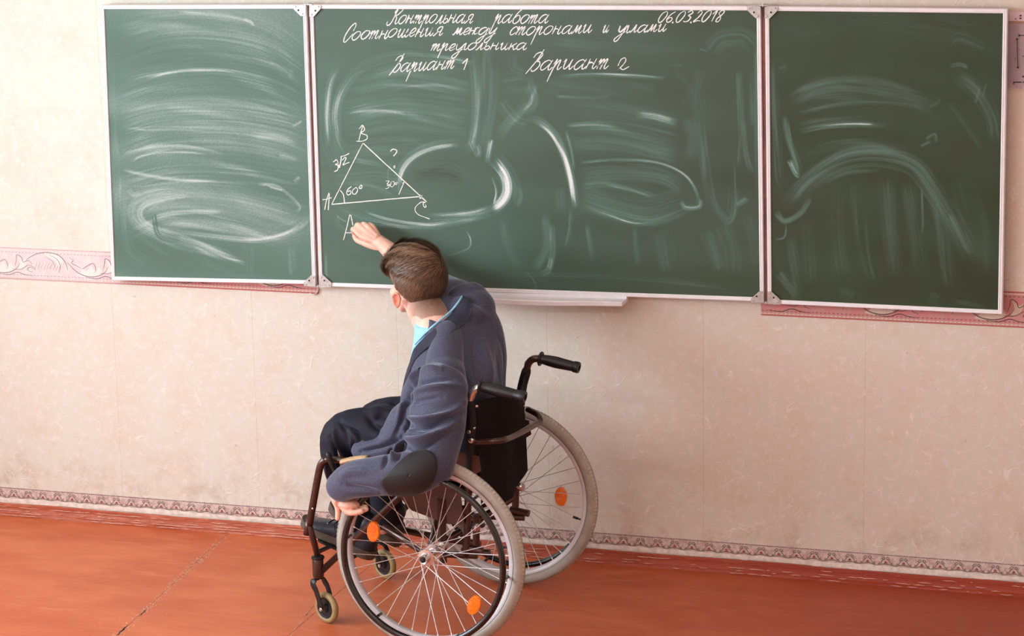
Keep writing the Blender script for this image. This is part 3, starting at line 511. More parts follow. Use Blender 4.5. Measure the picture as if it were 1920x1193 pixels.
# --- right wing
RS = [([(.7961,1.7874),(.9802,1.8228),(1.2108,1.8256),(1.4701,1.7965)], 60, .07), ([(.7966,1.6708),(.8007,1.5198),(.8151,1.3339),(.8324,1.3004)], 22, .4), ([(.7931,1.7041),(.7971,1.5534),(.8115,1.3848)], 8, .4), ([(.8312,1.5289),(.8452,1.4534),(.8693,1.3865),(.8832,1.3394)], 14, .6), ([(.8414,1.5124),(.8555,1.4199),(.8798,1.3444)], 6, .9), ([(.8135,1.6744),(.8388,1.6782)], 6, .5), ([(.8489,1.3859),(.8696,1.3441),(.8832,1.336)], 12, .6),
([(.8479,1.5713),(.9486,1.6236),(1.0819,1.6296),(1.2801,1.589)], 34, .2), ([(.848,1.5545),(.9823,1.5909),(1.1486,1.5945),(1.3052,1.5566)], 30, .24), ([(.873,1.6054),(.9819,1.6409),(1.0817,1.6428)], 12, .25), ([(.865,1.5297),(1.016,1.5667),(1.1819,1.5704),(1.2971,1.5531)], 8, .35), ([(1.2806,1.5643),(1.3048,1.578),(1.316,1.5948)], 10, .3),
([(.8739,1.4744),(.9497,1.4932),(1.0501,1.5024),(1.1565,1.5017)], 11, .6), ([(.9329,1.4894),(1.0167,1.5016),(1.1166,1.5057)], 5, .8), ([(.8653,1.4877),(.9831,1.5158),(1.1164,1.524)], 22, .18),
([(.8329,1.2065),(.8667,1.2675),(.9341,1.3376),(1.0346,1.3913),(1.1346,1.4026),(1.2344,1.3804),(1.2932,1.3154),(1.3694,1.2007),(1.4292,1.0853)], 40, .26), ([(.8497,1.2498),(.9172,1.3371),(1.0177,1.4076),(1.1177,1.4272),(1.2172,1.4217)], 22, .3), ([(.8829,1.3869),(.9838,1.4319),(1.1175,1.444),(1.2503,1.4143)], 22, .24), ([(.9513,1.3043),(1.0351,1.3492),(1.1435,1.3609)], 8, .35), ([(.9844,1.3696),(1.0848,1.3928),(1.2013,1.3794),(1.2684,1.3229)], 10, -.5),
([(.8071,1.2227),(.833,1.1894),(.884,1.2169),(.9177,1.2692)], 12, .3), ([(.7986,1.2138),(.833,1.1876),(.8637,1.1956)], 5, .4), ([(.8399,1.181),(.8332,1.1379),(.8024,1.1281)], 4, .5), ([(1.342,1.7622),(1.374,1.7789),(1.4552,1.7477)], 20, .14), ([(1.3434,1.6888),(1.3757,1.6943),(1.4002,1.6849)], 9, .4), ([(1.3601,1.6646),(1.4259,1.6168),(1.4761,1.5359),(1.4941,1.4542)], 30, .2), ([(1.3374,1.5821),(1.379,1.5336),(1.446,1.4364)], 14, .2), ([(1.4384,1.6334),(1.4296,1.5923),(1.4203,1.5757)], 6, .35), ([(1.4576,1.6419),(1.4458,1.5926)], 5, .3), ([(1.2742,1.4615),(1.3018,1.4788),(1.3088,1.4525)], 6, .35), ([(1.2581,1.4395),(1.2907,1.457)], 6, .3),
([(1.0521,1.3244),(1.0621,1.1893),(1.0889,1.0539),(1.1234,.987)], 16, .14), ([(1.0868,1.2241),(1.1019,1.0887),(1.1267,.9957)], 6, .25), ([(1.1521,1.3444),(1.1678,1.1763),(1.1901,1.0241)], 34, .14), ([(1.2187,1.3297),(1.246,1.1792),(1.2734,1.0278)], 30, .16), ([(1.2652,1.3145),(1.2705,1.197),(1.2678,1.1632)], 5, .35), ([(1.2932,1.3154),(1.3371,1.1659),(1.3571,.989)], 26, .18), ([(1.3106,1.2657),(1.3216,1.1146),(1.3503,.9972)], 6, .25), ([(.9852,1.2884),(.9951,1.1356),(1.0132,1.0164)], 40, .1), ([(.9011,1.2175),(.9104,1.098),(.9199,.9778)], 26, .1), ([(.8503,1.1471),(.8681,1.0446),(.8858,.9589)], 24, .14), ([(1.3827,1.3516),(1.4352,1.1864),(1.4712,1.0365)], 50, .1), ([(1.0052,.9678),(1.0392,.9625),(1.0563,.9495)], 22, .25), ([(1.2911,.969),(1.3245,.9586)], 20, .2), ([(.8166,1.0251),(.8859,.9416)], 24, .2), ([(1.3742,.9558),(1.4733,.9435)], 10, .14), ([(1.3523,1.2336),(1.3865,1.1677),(1.4206,1.1018)], 14, .18)]
RF = [([(.7688,1.865),(.8092,1.8679),(.811,1.8555),(.7841,1.8287),(.7689,1.8302)], [(.8025,1.862),(.7891,1.8486),(.7756,1.8369)]), ([(.7807,.9593),(.7928,.9616),(.8231,.9352),(.8232,.9186),(.7808,.9201)], [(.7876,.9544),(.8015,.9411),(.8154,.9278)])]
panel(.85, [(.7688,1.8658),(1.5148,1.8663),(1.5214,.9203),(.7808,.9201)], 330, 400, .035, RS, 23, RF)
# hinge strips in the gaps, with small pins top and bottom
for (a, b, c_, d) in ([(-.7665,1.8594),(-.7589,1.8595),(-.7611,.9055),(-.7688,.9051)], [(.7569,1.8715),(.7671,1.8716),(.7799,.921),(.7704,.9205)]):
    bm = bmesh.new(); P = [(x, YB+.010, z) for x, z in (a, b, c_, d)]; Q = [(x, YB+.026, z) for x, z in (a, b, c_, d)]
    f_ = [bm.verts.new(p) for p in P]; g_ = [bm.verts.new(p) for p in Q]; bm.faces.new(f_)
    for i in range(4): bm.faces.new((f_[i], f_[(i+1)%4], g_[(i+1)%4], g_[i]))
    obj('hinge_strip', bm, hingem, board, smooth=False)
    for (p, q_) in ((a, b), (d, c_)):
        x = (p[0]+q_[0])/2; z = (p[1]+q_[1])/2; s = 1 if p is a else -1
        bm = bmesh.new(); box(bm, (x-.016, YB-.002, z-.0016-.002*s), (x+.016, YB+.012, z+.0016-.002*s), .001); cyl(bm, (x, YB+.004, z-.006*s), (x, YB+.004, z+.002*s), .0035, 10)
        obj('hinge_pin', bm, zinc, board, angle=40)
# chalk tray
(xa, za), (xb, zb) = [(-.2574,.9083),(.3157,.9186)]
ya = YB-.058; bm = bmesh.new(); prev = None; n = 40
for i in range(n+1):
    s = i/n; x = xa+(xb-xa)*s; z = za+(zb-za)*s; sag = -.0055*math.sin(PI*min(1, max(0, s)))**2
    pr = [(YB+.022, z+.004), (YB-.001, z+.004), (YB-.002, z-.004), (ya+.004, z-.006+sag*.3), (ya, z-.002+sag*.6), (ya-.003, z-.004+sag), (ya-.003, z-.016+sag), (ya, z-.018+sag), (YB+.022, z-.014)]
    cur = [bm.verts.new((x, y_, z_)) for y_, z_ in pr]
    if prev:
        for k in range(len(cur)): bm.faces.new((prev[k], prev[(k+1) % len(cur)], cur[(k+1) % len(cur)], cur[k]))
    else: bm.faces.new(cur)
    prev = cur
bm.faces.new(prev[::-1]); obj('chalk_tray', bm, alu, board, angle=30)

# ---------------------------------------------------------------- handwriting
G = {
'о': ([[(.6,.95),(.35,1),(.1,.7),(.05,.3),(.25,0),(.5,.1),(.72,.5),(.7,.9),(.5,1.02)]], .86), 'а': ([[(.72,.85),(.5,1),(.18,.8),(.05,.35),(.2,.02),(.45,.15),(.75,.75)],[(.8,1.02),(.7,.4),(.76,.04),(.9,.06),(1.02,.3)]], 1.02),
'и': ([[(.0,.7),(.14,1),(.14,.3),(.28,0),(.5,.35),(.62,.98)],[(.62,1),(.58,.3),(.7,0),(.9,.35)]], .92), 'н': ([[(.1,1),(.1,.5),(.06,0)],[(.08,.5),(.3,.62),(.52,.5)],[(.6,1.02),(.54,.25),(.66,0),(.86,.3)]], .86),
'т': ([[(.0,.65),(.12,1),(.12,.5),(.06,0)],[(.08,.25),(.26,.9),(.38,.95),(.38,.5),(.32,0)],[(.34,.25),(.54,.9),(.66,.95),(.62,.25),(.74,0),(.94,.32)]], .98),
'р': ([[(.0,.6),(.16,1.1),(.1,0),(.06,-1.15)],[(.1,.1),(.32,.85),(.46,.95),(.44,.25),(.54,0),(.76,.32)]], .78), 'л': ([[(-.02,.12),(.08,0),(.24,.35),(.42,1),(.42,.3),(.52,0),(.74,.32)]], .72),
'ь': ([[(.1,1),(.08,.25),(.22,0),(.46,.1),(.5,.42),(.3,.55),(.1,.38)]], .62), 'я': ([[(-.02,.08),(.1,.02),(.36,.48)],[(.62,.5),(.36,.48),(.24,.75),(.4,1.02),(.66,1),(.6,.25),(.7,0),(.9,.3)]], .88),
'б': ([[(.95,1.75),(.6,1.7),(.3,1.3),(.08,.6),(.15,.1),(.42,0),(.68,.35),(.62,.8),(.38,.95),(.14,.65)]], .82), 'ш': ([[(.0,.7),(.14,1),(.12,.3),(.24,0),(.44,.4),(.52,.98)],[(.52,1),(.48,.3),(.6,0),(.8,.4),(.88,.98)],[(.88,1),(.84,.3),(.96,0),(1.16,.32)]], 1.18),
'е': ([[(.0,.3),(.35,.5),(.48,.82),(.34,1),(.12,.75),(.06,.3),(.24,0),(.56,.28)]], .58), 'м': ([[(-.04,.12),(.05,0),(.18,.35),(.3,1),(.36,.12),(.62,1),(.62,.25),(.74,0),(.94,.32)]], .94),
'ж': ([[(.06,1),(.04,0)],[(.06,.5),(.24,.58),(.42,.55)],[(.46,1),(.4,0)],[(.86,.92),(.6,.95),(.5,.5),(.6,.05),(.84,.2)]], .88), 'д': ([[(.72,.85),(.5,1),(.18,.8),(.05,.35),(.2,.02),(.45,.15),(.75,.75)],[(.8,1.02),(.68,-.2),(.45,-1.0),(.2,-1.1),(.14,-.75),(.5,-.25),(.95,.2)]], .94),
'у': ([[(.04,.95),(.1,.35),(.28,.1),(.55,.5),(.72,1)],[(.74,1),(.58,0),(.36,-.95),(.1,-1.1),(.02,-.75),(.4,-.2),(.8,.2)]], .78), 'с': ([[(.6,.8),(.42,1),(.14,.75),(.05,.3),(.24,0),(.58,.28)]], .6), 'г': ([[(.0,.7),(.12,1),(.14,.3),(.26,0),(.48,.3)]], .46),
'к': ([[(.1,1),(.06,0)],[(.6,.98),(.14,.45),(.34,.5),(.5,.05),(.72,.2)]], .72), 'К': ([[(.12,1.6),(.18,1.3),(.34,1.95),(.28,1.0),(.16,.1),(-.12,-.15),(-.3,.05),(-.3,.3)],[(.98,1.95),(.86,1.55),(.55,1.1),(.3,1.0),(.55,.75),(.6,.2),(.74,0),(.96,.3)]], .95),
'С': ([[(.62,1.1),(.66,1.75),(.5,2.05),(.2,1.6),(.0,.7),(.04,0),(.2,-.2),(.42,.1),(.7,.8)]], .72), 'В': ([[(.58,2.1),(.36,1.0),(-.1,-.35)],[(-.02,1.3),(.1,1.7),(.42,1.85),(.62,1.6),(.48,1.15),(.32,.95),(.6,.9),(.72,.5),(.5,0),(.26,-.05),(.2,.15)]], .84),
'0': ([[(.55,2),(.2,1.6),(.05,.7),(.2,.05),(.5,.1),(.8,1),(.8,1.7),(.6,2)]], 1.0), '6': ([[(.7,1.9),(.3,1.4),(.05,.6),(.25,0),(.6,.2),(.65,.7),(.35,.85),(.1,.5)]], .8), '3': ([[(.1,1.7),(.45,2),(.7,1.6),(.35,1.1),(.7,.8),(.55,.15),(.15,0),(.02,.2)]], .85),
'2': ([[(.15,1.5),(.4,2),(.65,1.6),(.45,.8),(.1,.1),(.2,0),(.5,.2),(.85,.15)]], .9), '1': ([[(.1,1.3),(.5,2),(.42,1),(.38,0)]], .55), '8': ([[(.6,1.0),(.25,1.5),(.45,2),(.8,1.8),(.6,1.1),(.3,.6),(.3,.05),(.6,.05),(.7,.5),(.6,1.0)]], .85), '.': ([[(.1,.1),(.2,-.1),(.12,-.15),(.1,.08)]], .35)}
chalkm = NT('chalk_line'); v = chalkm.coord(); nz = chalkm.noise(v, 700, 2, .7); chalkm.p('Base Color', chalkm.mix(chalkm.ramp(nz, .25, .5), srgb(140, 165, 152), srgb(240, 243, 240))); chalkm.p('Roughness', .95); chalkm = chalkm.m
YC = YB+.004
def write(bm, text, a, b, xh, slant=.46, w=.0036, dbl=True, seed=0):
    """hand-write text so that its advance runs from a to b (x,z) on the board"""
    r = random.Random(seed+len(text)); xh = xh/557.; tot = sum(G[c][1] for c in text); L = b[0]-a[0]; sc = L/(tot+.25*slant)
    x = 0
    for c in text:
        st, adv = G[c]; jy = r.gauss(0, .03)
        for s in st:
            q = catmull(s, 6); 
            for k in range(2 if dbl else 1):
                ox, oy = (r.gauss(0, .012), r.gauss(0, .02)); ww = w*(1 if k == 0 else .6)
                P = []
                for px_, py_ in q:
                    X = a[0]+(x+px_+ox)*sc+(py_)*xh*slant; f = (x+px_)/tot; Z = a[1]+(b[1]-a[1])*f+(py_+oy+jy)*xh
                    P.append(Vector((X, YC, Z)))
                ribbon(bm, P, [ww*(.55+.45*math.sin(PI*(i+.6)/len(P)))*r.uniform(.8, 1.15) for i in range(len(P))], lift=.0007+.00005*k)
        x += adv
def words(lst):
    for i, a in enumerate(lst): bm = bmesh.new(); write(bm, *a, seed=i*3); obj('chalk_word', bm, chalkm, board, smooth=False)
words([('Контрольная', *[(-.4808,1.7963),(-.192,1.8033)], 15.5), ('работа', *[(-.1231,1.8025),(.0638,1.8048)], 15.5), ('Соотношения', *[(-.6435,1.7399),(-.2953,1.7622)], 15.5), ('между', *[(-.2623,1.7627),(-.113,1.7665)], 13), ('сторонами', *[(-.0714,1.7654),(.209,1.776)], 15), ('и', *[(.239,1.7781),(.2636,1.7785)], 13.5), ('углами', *[(.29,1.7771),(.454,1.7827)], 13.5),
 ('треугольника', *[(-.3407,1.7112),(-.0093,1.7199)], 12.5), ('Вариант', *[(-.4782,1.6372),(-.2577,1.6535)], 16), ('Вариант', *[(-.0069,1.6528),(.2642,1.6629)], 18), ('06.03.2018', *[(.4212,1.8126),(.6296,1.8177)], 9.8)])
def strokes(name, lst, w=.0030):
    bm = bmesh.new(); r = random.Random(4)
    for pts in lst:
        P = [Vector((x, YC, z)) for x, z in pts]; 
        if len(P) > 2: P = [Vector(p) for p in catmull([tuple(p) for p in P], 5)]
        else: P = [P[0].lerp(P[1], i/24) for i in range(25)]
        for k in range(2):
            off = Vector((r.gauss(0, .0004), 0, r.gauss(0, .0004))); ribbon(bm, [p+off for p in P], [w*r.uniform(.55, 1.1) for _ in P], lift=.0007+.00005*k)
    return obj(name, bm, chalkm, board, smooth=False)
strokes('chalk_writing', [[(-.2316,1.6713),(-.2223,1.6784),(-.2129,1.6873),(-.2188,1.6698),(-.2266,1.6506)]])
strokes('chalk_writing', [[(.2925,1.6719),(.3032,1.6925),(.3173,1.6978),(.3172,1.6859),(.303,1.6687),(.2888,1.6599),(.2994,1.6652),(.3099,1.6603),(.3294,1.6708)]])
strokes('chalk_triangle', [[(-.586,1.3994),(-.7052,1.189)], [(-.7052,1.189),(-.3875,1.2269)], [(-.5854,1.3994),(-.3674,1.2097)], [(-.6727,1.2389),(-.6618,1.223),(-.659,1.196)], [(-.4443,1.2732),(-.4644,1.2314)], [(-.4501,1.2695),(-.4386,1.2752)],
  [(-.3911,1.2321),(-.3838,1.227),(-.3896,1.2214),(-.3931,1.2285)], [(-.3933,1.2231),(-.3818,1.2306)]])
strokes('chalk_letter', [[(-.7133,1.2285),(-.724,1.1992),(-.7308,1.17)], [(-.7115,1.2268),(-.7145,1.1959),(-.7174,1.1704)], [(-.7372,1.2042),(-.7218,1.2065),(-.7043,1.2125)]])
strokes('chalk_letter', [[(-.5835,1.4583),(-.5917,1.4367),(-.6003,1.408)], [(-.5971,1.4472),(-.5853,1.46),(-.5782,1.4459),(-.59,1.4332),(-.5713,1.4265),(-.5717,1.4141),(-.589,1.4065),(-.6079,1.406)]])
strokes('chalk_letter', [[(-.3714,1.2006),(-.3697,1.1935),(-.3772,1.1932),(-.3788,1.2057),(-.3712,1.2077)], [(-.3749,1.2094),(-.3881,1.2072),(-.4054,1.1922),(-.4077,1.1778),(-.3968,1.1656),(-.3782,1.1591),(-.3578,1.1527)]])
strokes('chalk_figures', [[(-.6941,1.3337),(-.6824,1.3412),(-.6771,1.3306),(-.6868,1.3249),(-.6774,1.3216),(-.6798,1.3071),(-.6915,1.3014)], [(-.6754,1.3253),(-.6719,1.3146),(-.6651,1.3453),(-.6649,1.3525)], [(-.6668,1.3524),(-.6514,1.3565),(-.6359,1.3641)], [(-.6615,1.34),(-.6536,1.3492),(-.6479,1.3476),(-.6541,1.3349),(-.6602,1.3239),(-.6485,1.3296),(-.637,1.3336)]])
strokes('chalk_figures', [[(-.6322,1.2528),(-.644,1.2435),(-.6501,1.2306),(-.6446,1.2236),(-.6349,1.2293),(-.6365,1.2383),(-.6462,1.2344)], [(-.621,1.246),(-.6289,1.2385),(-.6273,1.2278),(-.6178,1.2281),(-.6098,1.241),(-.6152,1.2498),(-.623,1.2441)], [(-.5998,1.2557),(-.6038,1.2484),(-.5963,1.2468),(-.5941,1.2559),(-.5997,1.2575)]])
strokes('chalk_figures', [[(-.5083,1.2748),(-.4969,1.2751),(-.5048,1.2641),(-.4954,1.2627),(-.5014,1.2517),(-.5109,1.2496)], [(-.505,1.2588),(-.4897,1.2646)], [(-.4895,1.2736),(-.4937,1.2591),(-.4843,1.2576),(-.4783,1.2704),(-.4856,1.2755)], [(-.4725,1.2723),(-.4765,1.2669),(-.4709,1.2652),(-.4687,1.2743)]], .0024)
strokes('chalk_figures', [[(-.4901,1.3753),(-.4805,1.3827),(-.4674,1.3795),(-.4696,1.3706),(-.4793,1.3596)]])
strokes('chalk_dot', [[(-.4803,1.3275),(-.4748,1.3205),(-.4804,1.3221),(-.4746,1.3277),(-.4787,1.3186)]])
strokes('chalk_letter', [[(-.6413,1.1568),(-.6522,1.1166),(-.6673,1.0687)], [(-.6374,1.157),(-.6342,1.1408),(-.631,1.121)], [(-.6587,1.0945),(-.6262,1.0958)]], .0030)

# ---------------------------------------------------------------- poster at the right edge
(px0, _, pz1) = (1.5148,0,1.8183); (_, _, pz0) = (1.522,0,1.6212)
paper = simple('poster_paper', srgb(226, 208, 214), .55, noise_amt=.03, nscale=6); pinkp = simple('poster_paper_rose', srgb(214, 178, 172), .6, noise_amt=.04); pink_ink = simple('poster_ink', srgb(40, 34, 42), .6)
po = thing('wall_chart', (px0+.22, 0, pz0), 'pale printed chart on the wall right of the chalkboard, cut by the photo edge', 'poster')
bm = bmesh.new(); prev = None
for i in range(13):
    x = px0+.44*i/12; y = -.002-.002*(math.sin(i*.9)**2); cur = [bm.verts.new((x, y-.002, pz0)), bm.verts.new((x, y, (pz0+pz1)/2)), bm.verts.new((x, y-.001, pz1))]
    if prev: bm.faces.new((prev[0], prev[1], cur[1], cur[0])); bm.faces.new((prev[1], prev[2], cur[2], cur[1]))
    prev = cur
bmesh.ops.solidify(bm, geom=bm.faces[:], thickness=.0006); obj('sheet', bm, paper, po, smooth=False)
bm = bmesh.new(); box(bm, (px0, -.0035, pz1+.008), (px0+.44, 0, pz1+.036)); obj('header_strip', bm, paper, po, smooth=False)
bm = bmesh.new(); box(bm, (px0, -.003, pz1-.001), (px0+.44, 0, pz1+.0085)); obj('hanging_rail', bm, simple('chart_rail', srgb(176, 140, 118), .5), po, smooth=False)
bm = bmesh.new(); PW = lambda p: Vector((p[0], -.0075, p[2]))
ribbon(bm, [PW((1.5416,0,1.7717)), PW((1.5462,0,1.6855))], .0022)
ribbon(bm, [PW((1.5485,0,1.7831)), PW((1.5853,0,1.7836))], .0022)
for p in ((1.5416,0,1.7717), (1.5462,0,1.6855), (1.5485,0,1.7831)): fill(bm, [PW(p)+Vector((.0035*math.cos(a), -.001, .0035*math.sin(a))) for a in np.linspace(0, 5.6, 9)])
for p, r_ in (((1.5375,0,1.713), .0016), ((1.548,0,1.7393), .0013), ((1.5613,0,1.7199), .002), ((1.5629,0,1.658), .003), ((1.5502,0,1.8431), .003), ((1.5504,0,1.835), .003), ((1.5361,0,1.8332), .002)): fill(bm, [PW(p)+Vector((r_*math.cos(a), -.001, r_*math.sin(a))) for a in np.linspace(0, 5.6, 8)])
ribbon(bm, [PW((1.5336,0,1.6403)), PW((1.5585,0,1.6408))], .0032); ribbon(bm, [PW((1.5344,0,1.6411)), PW((1.5346,0,1.633))], .0026); ribbon(bm, [PW((1.5618,0,1.6409)), PW((1.581,0,1.6412))], .0032)
stuff(obj('printed_marks', bm, pink_ink, po, smooth=False))

# ================================================================ wheelchair
# chair frame: a = forward (screen left), s = toward the wall, z = up; origin on the floor under the rear axle
CO = Vector((-.0342, -.6393, 0)); FWD = Vector((-.99848, .05517, 0)); SID = Vector((.05517, .99848, 0))
def cw(a, s=None, z=None):
    if s is None: a, s, z = a
    return CO+FWD*a+SID*s+Vector((0, 0, z))
def cwl(l): return [cw(*p) for p in l]
WC = thing('wheelchair', tuple(CO), 'brown-framed wheelchair with black sling back and orange reflectors, under the seated person', 'wheelchair')
brown = simple('brown_enamel_tube', srgb(66, 38, 30), .32, .25, .14, 40, coat=.4); blk = simple('black_grip_plastic', srgb(17, 17, 20), .42, nscale=90, bump=.25)
tyre_m = simple('grey_tyre_rubber', srgb(166, 160, 148), .62, noise_amt=.08, nscale=30, bump=.3); rim_m = simple('aluminium_rim', srgb(206, 204, 206), .34, .15, .04, 12); spoke_m = simple('steel_spoke', srgb(236, 232, 230), .3, .25, .03)
nylon = simple('black_nylon_sling', srgb(22, 14, 16), .8, nscale=30, noise_amt=.2, bump=.4); steel = simple('chromed_steel', srgb(210, 205, 200), .22, .9, .06); castrub = simple('amber_caster_tyre', srgb(150, 126, 82), .4, noise_amt=.1); tread_m = simple('tyre_tread_blocks', srgb(186, 178, 160), .7)
pushm = simple('black_pushrim_coating', srgb(10, 9, 10), .3, coat=.5); skirt_m = simple('brown_side_panel', srgb(76, 36, 26), .5, noise_amt=.2, nscale=12)
t = NT('orange_reflector'); v = t.coord(); vo = t.n('TexVoronoi', {'Vector': v, 'Scale': 260}).outputs[0]; t.p('Base Color', t.mix(t.ramp(vo, 0, .6), srgb(255, 170, 10), srgb(240, 104, 4))); t.p('Roughness', .18); t.p('Coat Weight', .8); t.bump(vo, .4, .001); refl = t.m

def wheel(side, seed):
    """side -1 is nearest the viewer, +1 by the wall"""
    c = cw(0, .334*side, .305); axo = SID*side                     # outward axle direction
    pre = {-1: 'near', 1: 'far'}[side]
    bm = bmesh.new(); torus(bm, c, axo, .2865, .0185, 120, 14, flat=(.98, 1)); T = obj('rear_wheel', bm, tyre_m, WC)
    # tread blocks around the crown
    bm = bmesh.new(); 
    u = Vector((0, 0, 1)); w = axo.cross(u)
    for k in range(150):
        a0 = 2*PI*k/150; a1 = a0+2*PI/150*.62; rad = lambda a: u*math.cos(a)+w*math.sin(a)
        for o_ in (-1, 1):
            P = []
            for (aa, th) in ((a0, .22), (a1, .22), (a1+.006, .82), (a0+.006, .82)):
                P.append(c+rad(aa)*(.2865+.0195*math.cos(th))+axo*(.0191*math.sin(th)*o_))
            bm.faces.new([bm.verts.new(p) for p in P])
    stuff(obj('tread', bm, tread_m, T, smooth=False))
    bm = bmesh.new(); lathe_pts = [(-.0125, .2715), (-.0125, .262), (-.007, .2565), (.007, .2565), (.0125, .262), (.0125, .2715)]
    n = 120; rings = []
    for k in range(n):
        r_ = u*math.cos(2*PI*k/n)+w*math.sin(2*PI*k/n); rings.append([bm.verts.new(c+axo*d+r_*R) for d, R in lathe_pts])
    for k in range(n):
        A, B = rings[k], rings[(k+1) % n]
        for q in range(5): bm.faces.new((A[q], A[q+1], B[q+1], B[q]))
    obj('rim', bm, rim_m, T, angle=50)
    bm = bmesh.new(); torus(bm, c+axo*.056, axo, .2565, .0098, 120, 12); obj('push_rim', bm, pushm, T)
    for k in range(6):
        r_ = u*math.cos(2*PI*(k+.35)/6)+w*math.sin(2*PI*(k+.35)/6); bm = bmesh.new(); cyl(bm, c+r_*.2575+axo*.008, c+r_*.2560+axo*.052, .0045, 10); obj('standoff', bm, pushm, T)
    bm = bmesh.new(); lathe(bm, c, axo, [(-.042, .010), (-.040, .012), (-.032, .012), (-.031, .0235), (-.0275, .0235), (-.026, .013), (.026, .013), (.0275, .0250), (.031, .0250), (.032, .016), (.054, .0145), (.0555, .0130), (.054, .0095), (.052, .0090)], 28); obj('hub', bm, steel, T, angle=35)
    bm = bmesh.new(); lathe(bm, c+axo*.052, axo, [(0, .0100), (.002, .0095), (.0022, .0048), (.0055, .0045), (.006, .002)], 18); obj('axle_button', bm, [blk], T, angle=35)
    me = None
    for k in range(36):
        pair, inner = divmod(k, 2); sgn = 1 if inner else -1; fl = 1 if (pair % 2) else -1
        arim = 2*PI*(k+.5)/36; ah = arim+sgn*math.radians(62)
        a = c+axo*(.0285*fl)+(u*math.cos(ah)+w*math.sin(ah))*.0225; b = c+axo*(.003*fl)+(u*math.cos(arim)+w*math.sin(arim))*.2585
        bm = bmesh.new(); tube(bm, [a, b-(b-a).normalized()*.010, b-(b-a).normalized()*.0098, b], [.00115, .00115, .0021, .0021], 6); obj('spoke', bm, spoke_m, T)
    spots = [(.1777,-.35,.3643), (-.1444,-.35,.1649)] if side < 0 else [(-.1767,.334,.3091)]
    tl = [.10, .42] if side < 0 else [0.03]
    for (a_, _, z_), ti in zip(spots, tl):
        p = cw(a_, .334*side-.0*side+(.010*side), z_); up = (Vector((0, 0, 1))*math.cos(ti)-FWD*math.sin(ti)).normalized(); sd = axo.cross(up)
        bm = bmesh.new(); rings = []
        for d, sc in ((-.005, .93), (-.004, 1), (.004, 1), (.0065, .93), (.0072, .55)):
            rings.append([bm.verts.new(p+axo*d+up*(.0325*sc*math.sin(q*2*PI/28))+sd*(.0205*sc*math.cos(q*2*PI/28))) for q in range(28)])
        for A, B in zip(rings, rings[1:]):
            for q in range(28): bm.faces.new((A[q], A[(q+1) % 28], B[(q+1) % 28], B[q]))
        bm.faces.new(rings[0][::-1]); bm.faces.new(rings[-1]); obj('reflector', bm, refl, T, angle=40)
    va = 2*PI*.30 if side > 0 else 2*PI*.78
    r_ = u*math.cos(va)+w*math.sin(va)*1; 
    if side > 0: a_, _, z_ = (-.2485,.334,.2404); r_ = (cw(a_, .334, z_)-c).normalized()
    bm = bmesh.new(); cyl(bm, c+r_*.258, c+r_*.244, .003, 8); cyl(bm, c+r_*.245, c+r_*.228, .0042, 10); obj('valve', bm, blk, T)
wheel(-1, 1); wheel(1, 2)

